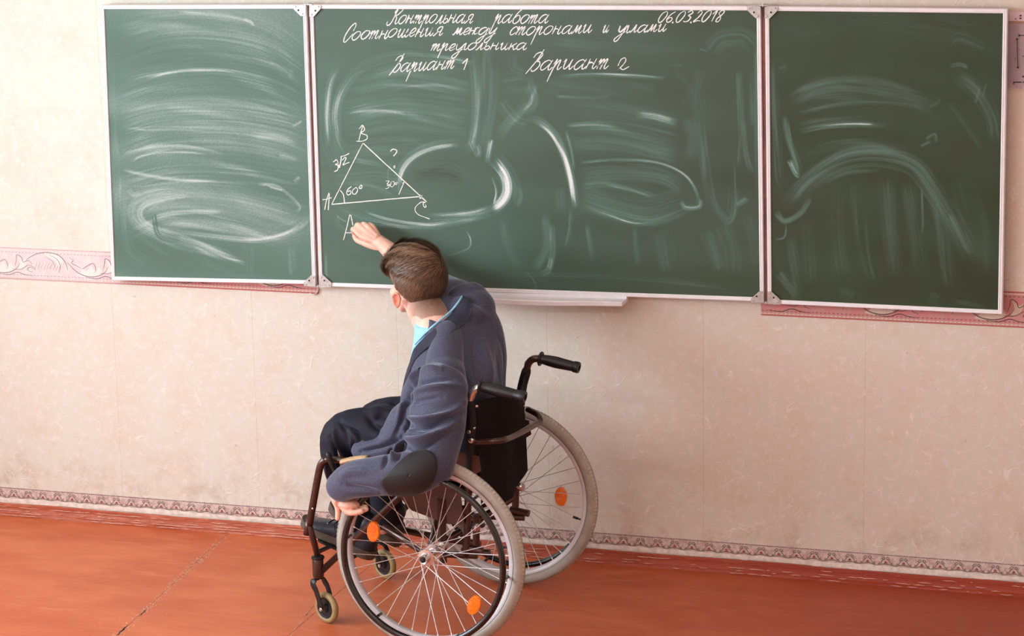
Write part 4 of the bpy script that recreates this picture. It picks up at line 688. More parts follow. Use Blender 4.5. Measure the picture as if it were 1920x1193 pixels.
# ---- side frames
PG = {-1: ((-.0927,-.21,.7578), (-.1001,-.21,.7814), (-.1142,-.21,.7972), (-.1349,-.21,.8036), (-.2686,-.21,.7821)), 1: ((-.1174,.21,.76), (-.1249,.21,.7812), (-.143,.21,.7944), (-.1715,.21,.7946), (-.2915,.21,.7753))}
for sd in (-1, 1):
    s = .21*sd; f0, f1, f2, g0, g1 = PG[sd]
    bm = bmesh.new(); low = (-.068, s, .27)
    tube(bm, catmull(cwl([low, (-.078, s, .45), (-.088, s, .60), f0, f1, f2, g0]), 6), .0112, 14); obj('back_post', bm, brown, WC)
    bm = bmesh.new(); tube(bm, catmull(cwl([f0, f1, f2, g0]), 6), .0116, 14); H = obj('push_handle', bm, steel if sd < 0 else brown, WC)
    A, B = cw(g0), cw(g1); d = (B-A); L = d.length; d.normalize()
    bm = bmesh.new(); lathe(bm, A-d*.012, d, [(0, .0125), (.001, .0215), (.004, .0235), (.0075, .0225), (.009, .0165), (.014, .0150), (.03, .0170), (L*.45, .0185), (L*.8, .0165), (L*.93, .0158), (L*.95, .0178), (L+.008, .0182), (L+.012, .0170), (L+.0125, .0095), (L-.01, .0090), (L-.012, .001)], 26)
    G_ = obj('grip', bm, blk, H, angle=40)
    # front upright with its bend, and the removable footrest tube below
    top = [(.3711,-.2,.5347), (.3965,-.2,.5309), (.4134,-.2,.5159), (.4259,-.2,.4737), (.4614,-.2,.3154)]
    top = [(a_, .20*sd, z_) for a_, _, z_ in top]
    bm = bmesh.new(); tube(bm, catmull(cwl([(.10, .20*sd, top[0][2]-.004)]+top), 6), .0115, 14); obj('front_upright', bm, brown, WC)
    bt = [(a_, .20*sd, z_) for a_, _, z_ in ((.4664,-.2,.3271), (.4582,-.2,.3036), (.4344,-.2,.2085))]
    bm = bmesh.new(); tube(bm, cwl(bt), .0098, 12); obj('footrest_hanger', bm, brown, WC)
    # stub that carries the foot plate
    st = [(a_, .20*sd, z_) for a_, _, z_ in ((.4607,-.2,.3328), (.4718,-.2,.2832))]
    bm = bmesh.new(); tube(bm, cwl(st), .0112, 12); obj('hanger_clamp', bm, brown, WC); bm = bmesh.new(); q_ = (.4421,-.205,.374); lathe(bm, cw(q_[0], .20*sd, q_[2]), SID*sd, [(.008, .004), (.013, .004), (.0145, .002)], 8); obj('hanger_bolt', bm, steel, WC)
    # caster
    hd0, hd1 = (.4363,-.2,.2084), (.4367,-.2,.149); hub = (.4238,-.2,.0558)
    hd0 = (hd0[0], .20*sd, hd0[2]); hd1 = (hd1[0], .20*sd, hd1[2]); hub = (.412, .20*sd if sd < 0 else .255, .0505)
    if sd > 0: hd0 = (hd0[0]-.01, .235, hd0[2]-.01); hd1 = (hd1[0]-.01, .235, hd1[2]-.01)
    bm = bmesh.new(); lathe(bm, cw(hd1), Vector((0, 0, 1)), [(0, .0165), (.004, .018), (hd0[2]-hd1[2]-.004, .018), (hd0[2]-hd1[2], .0165)], 20); obj('caster_housing', bm, brown, WC, angle=40)
    bm = bmesh.new(); lathe(bm, cw(hd0), Vector((0, 0, 1)), [(0, .0195), (.003, .021), (.008, .020), (.011, .014)], 20); obj('housing_cap', bm, blk, WC, angle=40)
    cr = thing('x', (0,0,0), '', ''); del cr['label']; del cr['category']; cr.name = 'caster'; cr.parent = WC; ORG[cr.name] = CO.copy()
    cyaw = .40; fA = (FWD*math.cos(cyaw)+SID*math.sin(cyaw)); sA = (SID*math.cos(cyaw)-FWD*math.sin(cyaw)); hc = cw(hub)
    bm = bmesh.new(); torus(bm, hc, sA, .0400, .0105, 48, 12, flat=(1.0, 1)); obj('caster_tyre', bm, castrub, cr)
    bm = bmesh.new(); lathe(bm, hc, sA, [(-.010, .006), (-.011, .012), (-.006, .014), (-.005, .030), (-.009, .034), (.009, .034), (.005, .030), (.006, .014), (.011, .012), (.010, .006)], 24); obj('caster_hub', bm, blk, cr, angle=40)
    for q in (-1, 1):
        bm = bmesh.new(); tp = cw(hd1)-Vector((0, 0, .006)); P = [tp+sA*.004*q, tp+sA*.018*q, tp+sA*.0235*q-Vector((0,0,.012)), tp*.5+hc*.5+sA*.0245*q+Vector((0,0,.008)), hc+sA*.0215*q]
        tube(bm, catmull(P, 5), [.010]*5+[.0125]*9+[.0115]*6+[.010], 12, ref=sA, flat=(.28, 1)); obj('fork', bm, blk, cr)
        bm = bmesh.new(); lathe(bm, hc+sA*.020*q, sA*q, [(0, .0065), (.006, .0065), (.008, .0045)], 10); obj('axle_bolt', bm, steel, cr, angle=40)
    # diagonal tube from the caster housing up to the seat rail
    bm = bmesh.new(); tube(bm, cwl([(hd1[0]-.010, .20*sd, hd1[2]+.018), (.142, .20*sd, .445), (.06, .20*sd, .515)]), .0105, 14); obj('diagonal_tube', bm, brown, WC)
    bm = bmesh.new(); tube(bm, cwl([(-.08, .20*sd, .475), (.36, .20*sd, .488)]), .0110, 14); obj('seat_rail', bm, brown, WC)
    # axle plate and lower frame
    bm = bmesh.new(); tube(bm, cwl([(-.100, .205*sd, .272), (.07, .205*sd, .262), (.21, .20*sd, .335)]), .0105, 12); obj('lower_tube', bm, brown, WC)
    bm = bmesh.new(); tube(bm, cwl([(.0, .235*sd, .45), (.0, .235*sd, .25)]), .014, 4); obj('axle_plate', bm, brown, WC, smooth=False)
    bm = bmesh.new(); cyl(bm, cw(0, .205*sd, .305), cw(0, .300*sd, .305), .0085, 12); cyl(bm, cw(0, .222*sd, .305), cw(0, .25*sd, .305), .016, 14); obj('axle', bm, steel, WC, angle=40)
    # side panel under the arm, clothes guard, arm pad
    Q = [(-.060, .49), (-.072, .375), (-.02, .372), (.10, .405), (.145, .45), (.145, .49)]
    bm = bmesh.new(); F1 = [bm.verts.new(cw(a_, .228*sd, z_)) for a_, z_ in Q]; F2 = [bm.verts.new(cw(a_, .232*sd, z_)) for a_, z_ in Q]; bm.faces.new(F1); bm.faces.new(F2[::-1])
    for i in range(6): bm.faces.new((F1[i], F1[(i+1) % 6], F2[(i+1) % 6], F2[i]))
    obj('side_panel', bm, skirt_m, WC, smooth=False)
    Q = [(-.125, .545), (-.118, .590), (-.06, .600), (.0, .585), (.05, .556), (.28, .54), (.28, .51), (-.07, .505)]
    bm = bmesh.new(); F1 = [bm.verts.new(cw(a_, .216*sd, z_)) for a_, z_ in Q]; F2 = [bm.verts.new(cw(a_, .220*sd, z_)) for a_, z_ in Q]; bm.faces.new(F1); bm.faces.new(F2[::-1])
    for i in range(8): bm.faces.new((F1[i], F1[(i+1) % 8], F2[(i+1) % 8], F2[i]))
    obj('clothes_guard', bm, skirt_m, WC, smooth=False)
    bm = bmesh.new(); ed = catmull(cwl([(.245, .222*sd, .556), (.27, .222*sd, .553), (.30, .222*sd, .547), (.332, .222*sd, .537)]), 8)
    tube(bm, ed, .010, 12, ref=SID, flat=(1.7, .8)); obj('arm_pad', bm, simple('beige_arm_pad', srgb(196, 164, 124), .5) if sd < 0 else bpy.data.materials['beige_arm_pad'], WC)
    # brake lever
    bm = bmesh.new(); b0, b1, b2 = [(a_, .225*sd, z_) for a_, _, z_ in ((.3782,-.225,.5647), (.3686,-.225,.5349), (.3522,-.225,.492))]
    tube(bm, catmull(cwl([b0, b1, b2]), 5), [.003, .0085]+[.009]*3+[.0085]*2+[.0065]*4, 12); obj('brake_lever', bm, blk, WC)
    bm = bmesh.new(); tube(bm, cwl([b2, (.30, .225*sd, .47), (.27, .245*sd, .455)]), .0048, 8); lathe(bm, cw(.27, .24*sd, .455), SID*sd, [(0, .009), (.012, .009), (.014, .006)], 12); obj('brake_link', bm, steel, WC, angle=40)
    # rivets that hold the sling
    for (u_, z_) in ((-.1045, .745), (-.0955, .677)):
        bm = bmesh.new(); lathe(bm, cw(u_, .21*sd, z_)-FWD*.011+SID*(-.008), -FWD*.8-SID*.6, [(0, .0048), (.002, .0048), (.0034, .0032), (.0038, .0008)], 14); obj('rivet', bm, steel, WC, angle=40)
    bm = bmesh.new(); lathe(bm, cw(-.095, .212*sd, .640)-FWD*.004, -SID, [(0, .0085), (.018, .0085), (.020, .006)], 12); lathe(bm, cw(-.088, .212*sd, .665)-FWD*.004, -SID, [(0, .0060), (.014, .0060), (.016, .004)], 10); obj('bar_bolt', bm, steel, WC, angle=40)
    # clamp knob on the rear post
    bm = bmesh.new(); kz = .378 if sd > 0 else .36; lathe(bm, cw(-.082, .196*sd, kz), (-FWD*.9-SID*.35), [(-.004, .008), (.012, .008), (.013, .0125), (.022, .0135), (.026, .010)], 16); obj('clamp_knob', bm, steel, WC, angle=40)
    bm = bmesh.new(); cyl(bm, cw(-.065, .21*sd, .405), cw(-.065, .21*sd, .425), .0165, 14); obj('clamp', bm, brown, WC, angle=40)
    # anti-tip stub: short tube pointing to the rear
    bm = bmesh.new(); cyl(bm, cw(-.055, .205*sd, .295), cw(-.118, .203*sd, .288), .0115, 14); obj('tip_stub', bm, brown, WC, angle=40)
# scissor cross brace below the seat
for k in (-1, 1):
    bm = bmesh.new(); tube(bm, cwl([(.055+.012*k, -.205*k, .235), (.085+.012*k, 0, .355), (.115+.012*k, .20*k, .468)]), .0112, 12); obj('cross_brace', bm, brown, WC)
bm = bmesh.new(); lathe(bm, cw(.055, 0, .352), FWD, [(0, .008), (.06, .008), (.062, .005)], 12); obj('cross_bolt', bm, steel, WC, angle=40)
bm = bmesh.new(); tube(bm, cwl([(.4032,.2,.2039), (.3015,.2,.1916), (.2044,.2,.1808), (.05, .20, .17)]), .0115, 12); obj('lower_tube', bm, brown, WC)
# grey folding stay between the frames
bm = bmesh.new(); tube(bm, cwl([(.0879,0,.369), (.0202,0,.2707)]), .0095, 4); obj('folding_stay', bm, simple('grey_flat_bar', srgb(140, 136, 134), .4, .5), WC, smooth=False)
for (p, q, r_) in (((-.019,0,.3352), (-.0162,0,.2131), .011), ((.0324,0,.2119), (-.061,0,.214), .0105), ((.0568,-.03,.2624), (-.0779,.16,.3466), .011), ((-.0025,.02,.1969), (-.1345,.205,.4144), .0)):
    if r_ == 0: continue
    bm = bmesh.new(); cyl(bm, cw(p), cw(q), r_, 14); obj('under_frame_tube', bm, brown, WC, angle=40)
# rear push bar: bent tube joining both posts behind the sling
bar = [(-.092, -.208, .637), (-.150, -.215, .643), (-.205, -.190, .646), (-.212, -.08, .642), (-.196, .06, .636), (-.176, .165, .630), (-.160, .195, .626), (-.13, .210, .622), (-.100, .210, .620)]
bm = bmesh.new(); tube(bm, catmull(cwl([(-.0793,-.21,.6294), (-.1293,-.21,.6334), (-.1822,-.2,.6399), (-.1851,-.1,.6273), (-.1873,.1,.6148), (-.187,.135,.6196), (-.1654,.17,.6247), (-.1185,.21,.6284)]), 7), .0098, 14); obj('rear_bar', bm, brown, WC)
# ---- sling seat and sling back
NX, NZ = 26, 22; bm = bmesh.new(); gr = []
def sling(nm, fn, nx, nz, th):
    bm = bmesh.new(); g = [[bm.verts.new(fn(i/(nx-1), j/(nz-1))) for i in range(nx)] for j in range(nz)]
    for j in range(nz-1):
        for i in range(nx-1): bm.faces.new((g[j][i], g[j][i+1], g[j+1][i+1], g[j+1][i]))
    bmesh.ops.solidify(bm, geom=bm.faces[:], thickness=th); return obj(nm, bm, nylon, WC)
def fseat(u_, v_):
    s = -.205+.41*u_; a_ = -.075+.43*v_; return cw(a_, s, .488+.012*v_-.030*math.sin(PI*u_))
sling('seat', fseat, 20, 14, .006)
def fback(u_, v_):
    s = -.214+.428*u_; z = .470+.29*v_; base_ = -.0795-.0265*max(0, (z-.45)/.32); bow = math.sin(PI*u_)**1.3
    z -= .016*bow*v_**3; a_ = base_-.012-.045*bow*(.5+.5*v_)+.004*math.sin(9*u_+7*v_)
    if u_ > .85 and v_ > .7: a_ -= .004
    return cw(a_, s, z)
sling('backrest', fback, 34, 26, .005)
def fflap(u_, v_):
    s = -.195+.39*u_; a_ = -.108-.020*math.sin(PI*u_)+.006*math.sin(11*u_)-.006*v_; lo = .395+.055*abs(u_-.55)*1.6 if u_ > .55 else .395+.04*(.55-u_)
    return cw(a_, s, .62-(.62-lo)*v_)
sling('back_flap', fflap, 26, 16, .004)
for sd in (-1, 1):   # sleeve of the sling around each post
    bm = bmesh.new(); P = catmull(cwl([(-.080, .21*sd, .49), (-.0885, .21*sd, .60), (-.098, .21*sd, .69), PG[sd][0]]), 6); tube(bm, P, [.0155]*(len(P)-1)+[.013], 14); obj('post_sleeve', bm, nylon, WC)
# foot plates, tipped up at the toes
for sd in (-1, 1):
    bm = bmesh.new(); c0 = cw(.400, .115*sd, .233 if sd < 0 else .204); e1 = (FWD*.94+Vector((0, 0, .34))).normalized(); e2 = SID; e3 = e1.cross(e2); rings = []
    for a_, b_ in ((-.07, -.038), (.055, -.038), (.065, -.030), (.065, .030), (.055, .038), (-.07, .038)): rings.append(c0+e1*a_+e2*(b_*sd))
    V1 = [bm.verts.new(p) for p in rings]; V2 = [bm.verts.new(p-Vector((0, 0, .007))) for p in rings]; bm.faces.new(V1); bm.faces.new(V2[::-1])
    for i in range(6): bm.faces.new((V1[i], V1[(i+1) % 6], V2[(i+1) % 6], V2[i]))
    obj('foot_plate', bm, blk, WC, smooth=False)
    bm = bmesh.new(); tube(bm, cwl([(.452, .20*sd, .288), (.445, .19*sd, .225), (.43, .05*sd, .218)]), .008, 10); obj('foot_plate_bar', bm, brown, WC)

# ================================================================ person
PS = thing('person', tuple(cw(.05, 0, .49)), 'person in grey-blue jacket with elbow patches, seated in the wheelchair, writing on the board', 'person')
VD = F.copy()
def blob(bm, c, ax_, r, n=20):
    """ellipsoid; ax_ three unit axes, r three radii"""
    res = bmesh.ops.create_uvsphere(bm, u_segments=n, v_segments=max(8, n//2), radius=1)
    for v in res['verts']: v.co = Vector(c)+ax_[0]*(v.co.x*r[0])+ax_[1]*(v.co.y*r[1])+ax_[2]*(v.co.z*r[2])
def chain(bm, pts, rad, seg=18, sub=6, flat=None, ref=None):
    """tapered limb with rounded ends"""
    Q = catmull([tuple(p)+(r,) for p, r in zip(pts, rad)], sub); P = [Vector(q[:3]) for q in Q]; R = [max(.001, q[3]) for q in Q]
    t0 = (P[0]-P[1]).normalized(); t1 = (P[-1]-P[-2]).normalized()
    hd = [(P[0]+t0*R[0]*math.sin(a), R[0]*math.cos(a)) for a in (1.45, 1.1, .75, .4)]; tl = [(P[-1]+t1*R[-1]*math.sin(a), R[-1]*math.cos(a)) for a in (.4, .75, 1.1, 1.45)]
    A = hd+list(zip(P, R))+tl
    tube(bm, [a[0] for a in A], [a[1] for a in A], seg, flat=flat, ref=ref)
def loft(bm, rings, seg=36, sub=5, e=2.3):
    rows = []
    arr = [np.concatenate([np.array(cw(c)), np.array(FWD*l[0]+SID*l[1]+Vector((0,0,l[2]))), np.array(FWD*d[0]+SID*d[1]+Vector((0,0,d[2])))]) for c, l, d in rings]
    Q = catmull(arr, sub)
    for q in Q:
        c, l, d = Vector(q[:3]), Vector(q[3:6]), Vector(q[6:9]); row = []
        for k in range(seg):
            t_ = 2*PI*k/seg; x, y = math.cos(t_), math.sin(t_); x = math.copysign(abs(x)**(2/e), x); y = math.copysign(abs(y)**(2/e), y); row.append(bm.verts.new(c+l*x+d*y))
        rows.append(row)
    for A, B in zip(rows, rows[1:]):
        for k in range(seg): bm.faces.new((A[k], A[(k+1) % seg], B[(k+1) % seg], B[k]))
    bm.faces.new(rows[0][::-1]); bm.faces.new(rows[-1])
def remesh(bm, voxel, smooth=4, fac=.5):
    bmesh.ops.recalc_face_normals(bm, faces=bm.faces[:]); me = bpy.data.meshes.new('tmp'); bm.to_mesh(me); bm.free(); o = bpy.data.objects.new('tmp', me); COL.objects.link(o)
    m = o.modifiers.new('r', 'REMESH'); m.mode = 'VOXEL'; m.voxel_size = voxel; m.use_smooth_shade = True
    if smooth: s = o.modifiers.new('s', 'SMOOTH'); s.factor = fac; s.iterations = smooth
    dg = bpy.context.evaluated_depsgraph_get(); out = bpy.data.meshes.new_from_object(o.evaluated_get(dg)); bpy.data.objects.remove(o); bpy.data.meshes.remove(me); return out
def verts_of(me): a = np.empty(len(me.vertices)*3); me.vertices.foreach_get('co', a); return a.reshape(-1, 3)
def norms_of(me): a = np.empty(len(me.vertices)*3); me.vertices.foreach_get('normal', a); return a.reshape(-1, 3)
def set_verts(me, a): me.vertices.foreach_set('co', a.ravel()); me.update()
RV, UV_, VDn = np.array(Rv), np.array(Uv), np.array(VD)
def flat2(p): return np.stack([p@RV, p@UV_], -1)
def folds(me, lst, k=2.4):
    """cloth folds: (points in chair frame, half width m, height m); raised or sunk along the surface normal"""
    co = verts_of(me); n = norms_of(me); q = flat2(co); facing = np.clip(-(n@VDn)*1.6+.25, 0, 1); dsp = np.zeros(len(co))
    for pts, w, amp in lst:
        P = flat2(np.array([list(cw(p)) for p in pts])); P = np.array(catmull(P, 6)); best = np.full(len(q), 1e9); al = np.zeros(len(q)); m_ = len(P)-1
        for i in range(m_):
            s = P[i+1]-P[i]; L = s@s+1e-12; t_ = np.clip(((q-P[i])@s)/L, 0, 1); d = ((q-P[i]-t_[:,None]*s)**2).sum(1); b = d < best; best[b] = d[b]; al[b] = (i+t_[b])/m_
        dsp += amp*np.exp(-best/(w*w))*(np.sin(PI*np.clip(al, .04, .96))**.6)
    set_verts(me, co+n*(dsp*facing*k)[:,None])
def lumpy(me, amp, f, seed):
    co = verts_of(me); n = norms_of(me); r = np.random.RandomState(seed); h = np.zeros(len(co))
    for i in range(14):
        d = r.normal(size=3); d /= np.linalg.norm(d); h += np.sin(co@d*f*r.uniform(.5, 1.8)+r.uniform(0, 6.3)+1.5*np.sin(co@r.normal(size=3)*f*.3))/14
    set_verts(me, co+n*(h*amp)[:,None])
def decal(name, bvh, rows, mat, parent, lift=.002, thick=.002, maxe=.045, wrap=True):
    """a cloth piece laid onto the garment below it; rows: grid of chair-frame points dropped onto it along the viewing slope"""
    G0 = []
    for row in rows:
        r_ = []
        for p in row:
            h = bvh.ray_cast(Vector(p)-VD*1.2, VD, 3.)
            r_.append(None if h[0] is None else (h[0], h[1]))
        G0.append(r_)
    nr, nc = len(G0), len(G0[0])
    for _ in range(5):
        G1 = [list(r_) for r_ in G0]
        for j in range(1, nr-1):
            for i in range(nc):
                nb = [G0[j][i], G0[j-1][i], G0[j+1][i], G0[j][i-1 if i else nc-2], G0[j][i+1 if i < nc-1 else 1]]
                if all(nb): G1[j][i] = (sum((q[0] for q in nb), Vector())/5, (sum((q[1] for q in nb), Vector())).normalized())
        if wrap and G1[1][0]: q_ = [q for q in G1[1] if q]; G1[0] = [(sum((q[0] for q in q_), Vector())/len(q_), sum((q[1] for q in q_), Vector()).normalized())]*nc
        G0 = G1
    if wrap and G0[1][0]: q_ = [q for q in G0[1] if q]; G0[0] = [(sum((q[0] for q in q_), Vector())/len(q_), sum((q[1] for q in q_), Vector()).normalized())]*nc
    bm = bmesh.new(); T = [[None]*nc for _ in range(nr)]; Bq = [[None]*nc for _ in range(nr)]
    for j in range(nr):
        for i in range(nc):
            if G0[j][i] is None: continue
            nb = [G0[jj][ii][1] for jj in range(max(0, j-2), min(nr, j+3)) for ii in range(max(0, i-2), min(nc, i+3)) if G0[jj][ii]]
            n = sum(nb, Vector())/len(nb); n.normalize(); p = G0[j][i][0]
            edge = (j == nr-1) if wrap else (j in (0, nr-1) or i in (0, nc-1))
            if wrap and i == nc-1: T[j][i], Bq[j][i] = T[j][0], Bq[j][0]; continue
            T[j][i] = bm.verts.new(p+n*(lift+thick*(.35 if edge else 1))); Bq[j][i] = bm.verts.new(p-n*.003)
    for j in range(nr-1):
        for i in range(nc-1):
            q = [T[j][i], T[j][i+1], T[j+1][i+1], T[j+1][i]]; q2 = [Bq[j][i], Bq[j][i+1], Bq[j+1][i+1], Bq[j+1][i]]
            if any(v is None for v in q) or max((q[k].co-q[k-1].co).length for k in range(4)) > maxe: continue
            bm.faces.new(q); bm.faces.new(q2[::-1])
    for e in [e for e in bm.edges if len(e.link_faces) == 1]: pass
    be = [e for e in bm.edges if len(e.link_faces) == 1]; tv = {}
    for j in range(nr):
        for i in range(nc):
            if T[j][i]: tv[T[j][i]] = Bq[j][i]
    for e in be:
        a, b = e.verts
        if a in tv and b in tv:
            try: bm.faces.new((a, b, tv[b], tv[a]))
            except ValueError: pass
    bmesh.ops.delete(bm, geom=[v for v in bm.verts if not v.link_faces], context='VERTS')
    bmesh.ops.remove_doubles(bm, verts=bm.verts[:], dist=1e-5)
    left, comps = set(bm.verts), []
    while left:
        st = [left.pop()]; cs = set(st)
        while st:
            for e in st.pop().link_edges:
                for v_ in e.verts:
                    if v_ in left: left.discard(v_); cs.add(v_); st.append(v_)
        comps.append(cs)
    comps.sort(key=len); bmesh.ops.delete(bm, geom=[v_ for c_ in comps[:-1] for v_ in c_], context='VERTS')
    return obj(name, bm, mat, parent)
def disc_rows(outline, rings=12):
    P = [np.array(cw(p)) for p in catmull([tuple(p) for p in outline], 4, closed=True)]; c = sum(P)/len(P); P = P+[P[0]]
    return [[c+(p-c)*max(j, .02)/rings for p in P] for j in range(rings+1)]
def band_rows(e1, e2, n=40, m=8):
    A = catmull([np.array(cw(p)) for p in e1], 8); B = catmull([np.array(cw(p)) for p in e2], 8)
    def at(P, f): x = f*(len(P)-1); i = min(int(x), len(P)-2); return np.array(P[i])*(1-x+i)+np.array(P[i+1])*(x-i)
    return [[at(A, i/n)*(1-j/m)+at(B, i/n)*j/m for i in range(n+1)] for j in range(m+1)]

# ---- materials
t = NT('skin'); v = t.coord(); hf = t.n('Attribute', attribute_name='hair'); nn = t.noise(v, 40, 4, .6); n3 = t.noise(v, 900, 2, .6)
c = t.mix(t.ramp(nn, .35, .65), srgb(228, 178, 156), srgb(236, 192, 172)); c = t.mix(t.math('MULTIPLY', hf.outputs['Fac'], t.ramp(n3, .3, .6, .75, 1.2)), c, srgb(104, 76, 60))
c = t.mix(t.math('MULTIPLY', t.n('Attribute', attribute_name='flush').outputs['Fac'], .5), c, srgb(232, 104, 72)); t.p('Base Color', c); t.p('Roughness', .5); t.p('Subsurface Weight', .18); t.p('Subsurface Radius', (1, .3, .15)); t.p('Subsurface Scale', .01); t.bump(t.noise(v, 350, 3), .15, .0006); skin = t.m
t = NT('houndstooth_wool'); v = t.coord(); sx = t.n('SeparateXYZ', {0: t.mapv(v, (1, 1, 1), (0, 0, 0), (.62, .41, .83))})
def wv(axis, per): return t.math('SINE', t.math('MULTIPLY', sx.outputs[axis], 2*PI/per))
vor = t.n('TexVoronoi', {'Vector': t.mapv(v, (1, 1, 1), (0, 0, 0), (.62, .41, .83)), 'Scale': 560, 'Randomness': 1.0}).outputs[0]; chk = t.ramp(vor, .15, .6); chk2 = t.math('SUBTRACT', chk, .5)
big = t.noise(v, 9, 4, .6); fib = t.noise(v, 500, 3, .7)
base_c = t.mix(t.ramp(chk2, -.35, .35), srgb(94, 102, 130), srgb(56, 58, 77)); base_c = t.mix(t.math('MULTIPLY', t.ramp(fib, .3, .7), .3), base_c, srgb(92, 88, 100))
t.p('Base Color', base_c); t.p('Roughness', .72); t.p('Sheen Weight', .5); t.p('Sheen Roughness', .35); t.p('Sheen Tint', (.75, .86, 1, 1)); t.p('Specular IOR Level', .35)
t.bump(t.math('ADD', t.math('MULTIPLY', chk, .5), fib), .35, .0007); wool = t.m
suede = simple('suede_elbow_patch', srgb(18, 16, 20), .6, nscale=70, noise_amt=.16, bump=.3); suede.node_tree.nodes['Principled BSDF'].inputs['Sheen Weight'].default_value = .08
navy = simple('navy_trouser_cloth', srgb(22, 24, 38), .7, nscale=50, noise_amt=.12, bump=.25); navy.node_tree.nodes['Principled BSDF'].inputs['Specular IOR Level'].default_value = .3
shirt_m = simple('pale_blue_shirt_cotton', srgb(150, 206, 236), .7, nscale=90, noise_amt=.05); lining = simple('dark_lining', srgb(30, 28, 40), .6)
hair_m = NT('brown_hair'); v = hair_m.coord(); at = hair_m.n('Attribute', attribute_name='tone'); hair_m.p('Base Color', hair_m.mix(at.outputs['Fac'], srgb(46, 30, 23), srgb(172, 134, 104))); hair_m.p('Roughness', .42); hair_m.p('Specular IOR Level', .4); hair_m = hair_m.m

# ---- head frame
HC = cw((.2225,.1,1.0506)); faz = math.radians(51)
fd = Vector((-math.sin(faz), math.cos(faz), 0)); hz = Vector((0, 0, 1)); hx = fd.cross(hz)      # right, forward, up
def rot(axis, a, vs): q = Matrix.Rotation(a, 3, axis); return [q @ w for w in vs]
hx, fd, hz = rot(hx, math.radians(9), [hx, fd, hz])            # nod
hx, fd, hz = rot(fd, math.radians(-13), [hx, fd, hz])             # lean toward the left shoulder
HS = 1.09
HC = cw((.2556,.055,.9948))-(hx*-.080+fd*-.008+hz*-.018)*HS
def hp(x, y, z): return HC+(hx*x+fd*y+hz*z)*HS
AX = (hx, fd, hz)

# ---- body: head, neck, torso, arms, legs as one skin
E_R = cw((.31,.43,.9662)); SH_R = cw(.045, .185, .955); W_R = Vector((-.4904,-.135,1.078)); SH_L = cw(.0, -.19, .81); E_L = cw((-.0338,-.37,.6074)); W_L = cw((.2522,-.4,.4991))
bm = bmesh.new()
blob(bm, hp(0, -.014, .034), AX, (.0755, .096, .087), 32); blob(bm, hp(0, .030, -.030), AX, (.062, .062, .086), 28); blob(bm, hp(0, .020, .03), AX, (.066, .075, .07), 28)
for s in (-1, 1): chain(bm, [hp(.048*s, .0, -.035), hp(.041*s, .035, -.074), hp(.012*s, .074, -.098)], [.015, .015, .016]); blob(bm, hp(.040*s, .062, -.035), AX, (.022, .02, .02)); chain(bm, [hp(.012*s, .088, .018), hp(.04*s, .074, .02)], [.011, .010])
chain(bm, [hp(0, .086, .008), hp(0, .100, -.018), hp(0, .108, -.034)], [.008, .010, .0125]); blob(bm, hp(0, .088, -.066), AX, (.024, .010, .006)); blob(bm, hp(0, .087, -.074), AX, (.021, .009, .006)); blob(bm, hp(0, .078, -.094), AX, (.02, .015, .014))
for s in (-1, 1):   # ears
    ec = hp(.075*s, -.008, -.018); e_out = (hx*s*.8-fd*.6).normalized(); e_up = (hz-fd*.15).normalized(); e_s = e_out.cross(e_up).normalized()
    ring = [ec+e_out*(.010+.006*math.sin(a)*0)+e_up*(.026*math.sin(a))+e_s*(.0138*math.cos(a))*(1 if math.sin(a) > 0 else .75) for a in np.linspace(0, 2*PI, 20)[:-1]]
    tube(bm, ring, .0042, 8, closed=True); blob(bm, ec+e_out*.004, (e_s, e_up, e_out), (.0125, .023, .005)); blob(bm, ec-e_up*.023+e_out*.009, (e_s, e_up, e_out), (.007, .009, .005))
chain(bm, [cw(.085, .02, .86), cw(.115, .028, .925), HC-fd*.028-hz*.060, HC-fd*.028], [.066, .063, .064, .060], 24)
loft(bm, [((.06,0,.50),(0,.15,0),(.12,0,0)), ((.06,0,.62),(0,.14,0),(.115,0,0)), ((.05,.015,.76),(0,.15,.04),(.115,0,.02)), ((.04,.02,.86),(.01,.16,.06),(.09,0,.03)), ((.06,.025,.92),(.01,.09,.04),(.06,0,.02))])
chain(bm, [cw(.05, .10, .92), SH_R, E_R, W_R+(W_R-E_R).normalized()*-.02], [.05, .05, .038, .025]); chain(bm, [cw(.03, -.08, .80), SH_L-Vector((0,0,.02)), E_L, W_L], [.045, .040, .038, .026])
for s, kn, an in ((-1, cw((.3673,-.12,.5993)), cw(.350, -.105, .33)), (1, cw((.3669,.12,.583)), cw(.335, .105, .27))): chain(bm, [cw(.05, .08*s, .55), kn, an, an-Vector((0,0,.04))+FWD*.02], [.07, .052, .035, .032]); 
me1 = remesh(bm, .0036, 3)
# hands at finer grain
bm = bmesh.new(); w = lambda u, v_, y: Vector((u, v_, y))
def fing(pts, r0, r1): chain(bm, [Vector(p) for p in pts], list(np.linspace(r0, r1, len(pts))), 12, 5)
fing([(-.5201,-.135,1.0894), (-.5622,-.132,1.1015), (-.602,-.108,1.1208), (-.6135,-.082,1.1048), (-.6143,-.066,1.0946)], .0125, .0072)
fing([(-.5148,-.138,1.1009), (-.551,-.135,1.1222), (-.5863,-.108,1.1357), (-.6044,-.08,1.1156), (-.6103,-.066,1.1002)], .0125, .0074)
fing([(-.512,-.135,1.1058), (-.542,-.128,1.132), (-.5698,-.104,1.1374), (-.5842,-.078,1.1178), (-.5809,-.068,1.1035)], .0120, .0072)
fing([(-.5101,-.13,1.1067), (-.5299,-.12,1.1328), (-.5525,-.1,1.1356), (-.5653,-.078,1.1167), (-.561,-.07,1.1064)], .0110, .0066)
fing([(-.512,-.128,1.0705), (-.5368,-.122,1.0719), (-.5676,-.11,1.0775), (-.5948,-.098,1.0832), (-.6109,-.08,1.0919)], .0150, .0088)
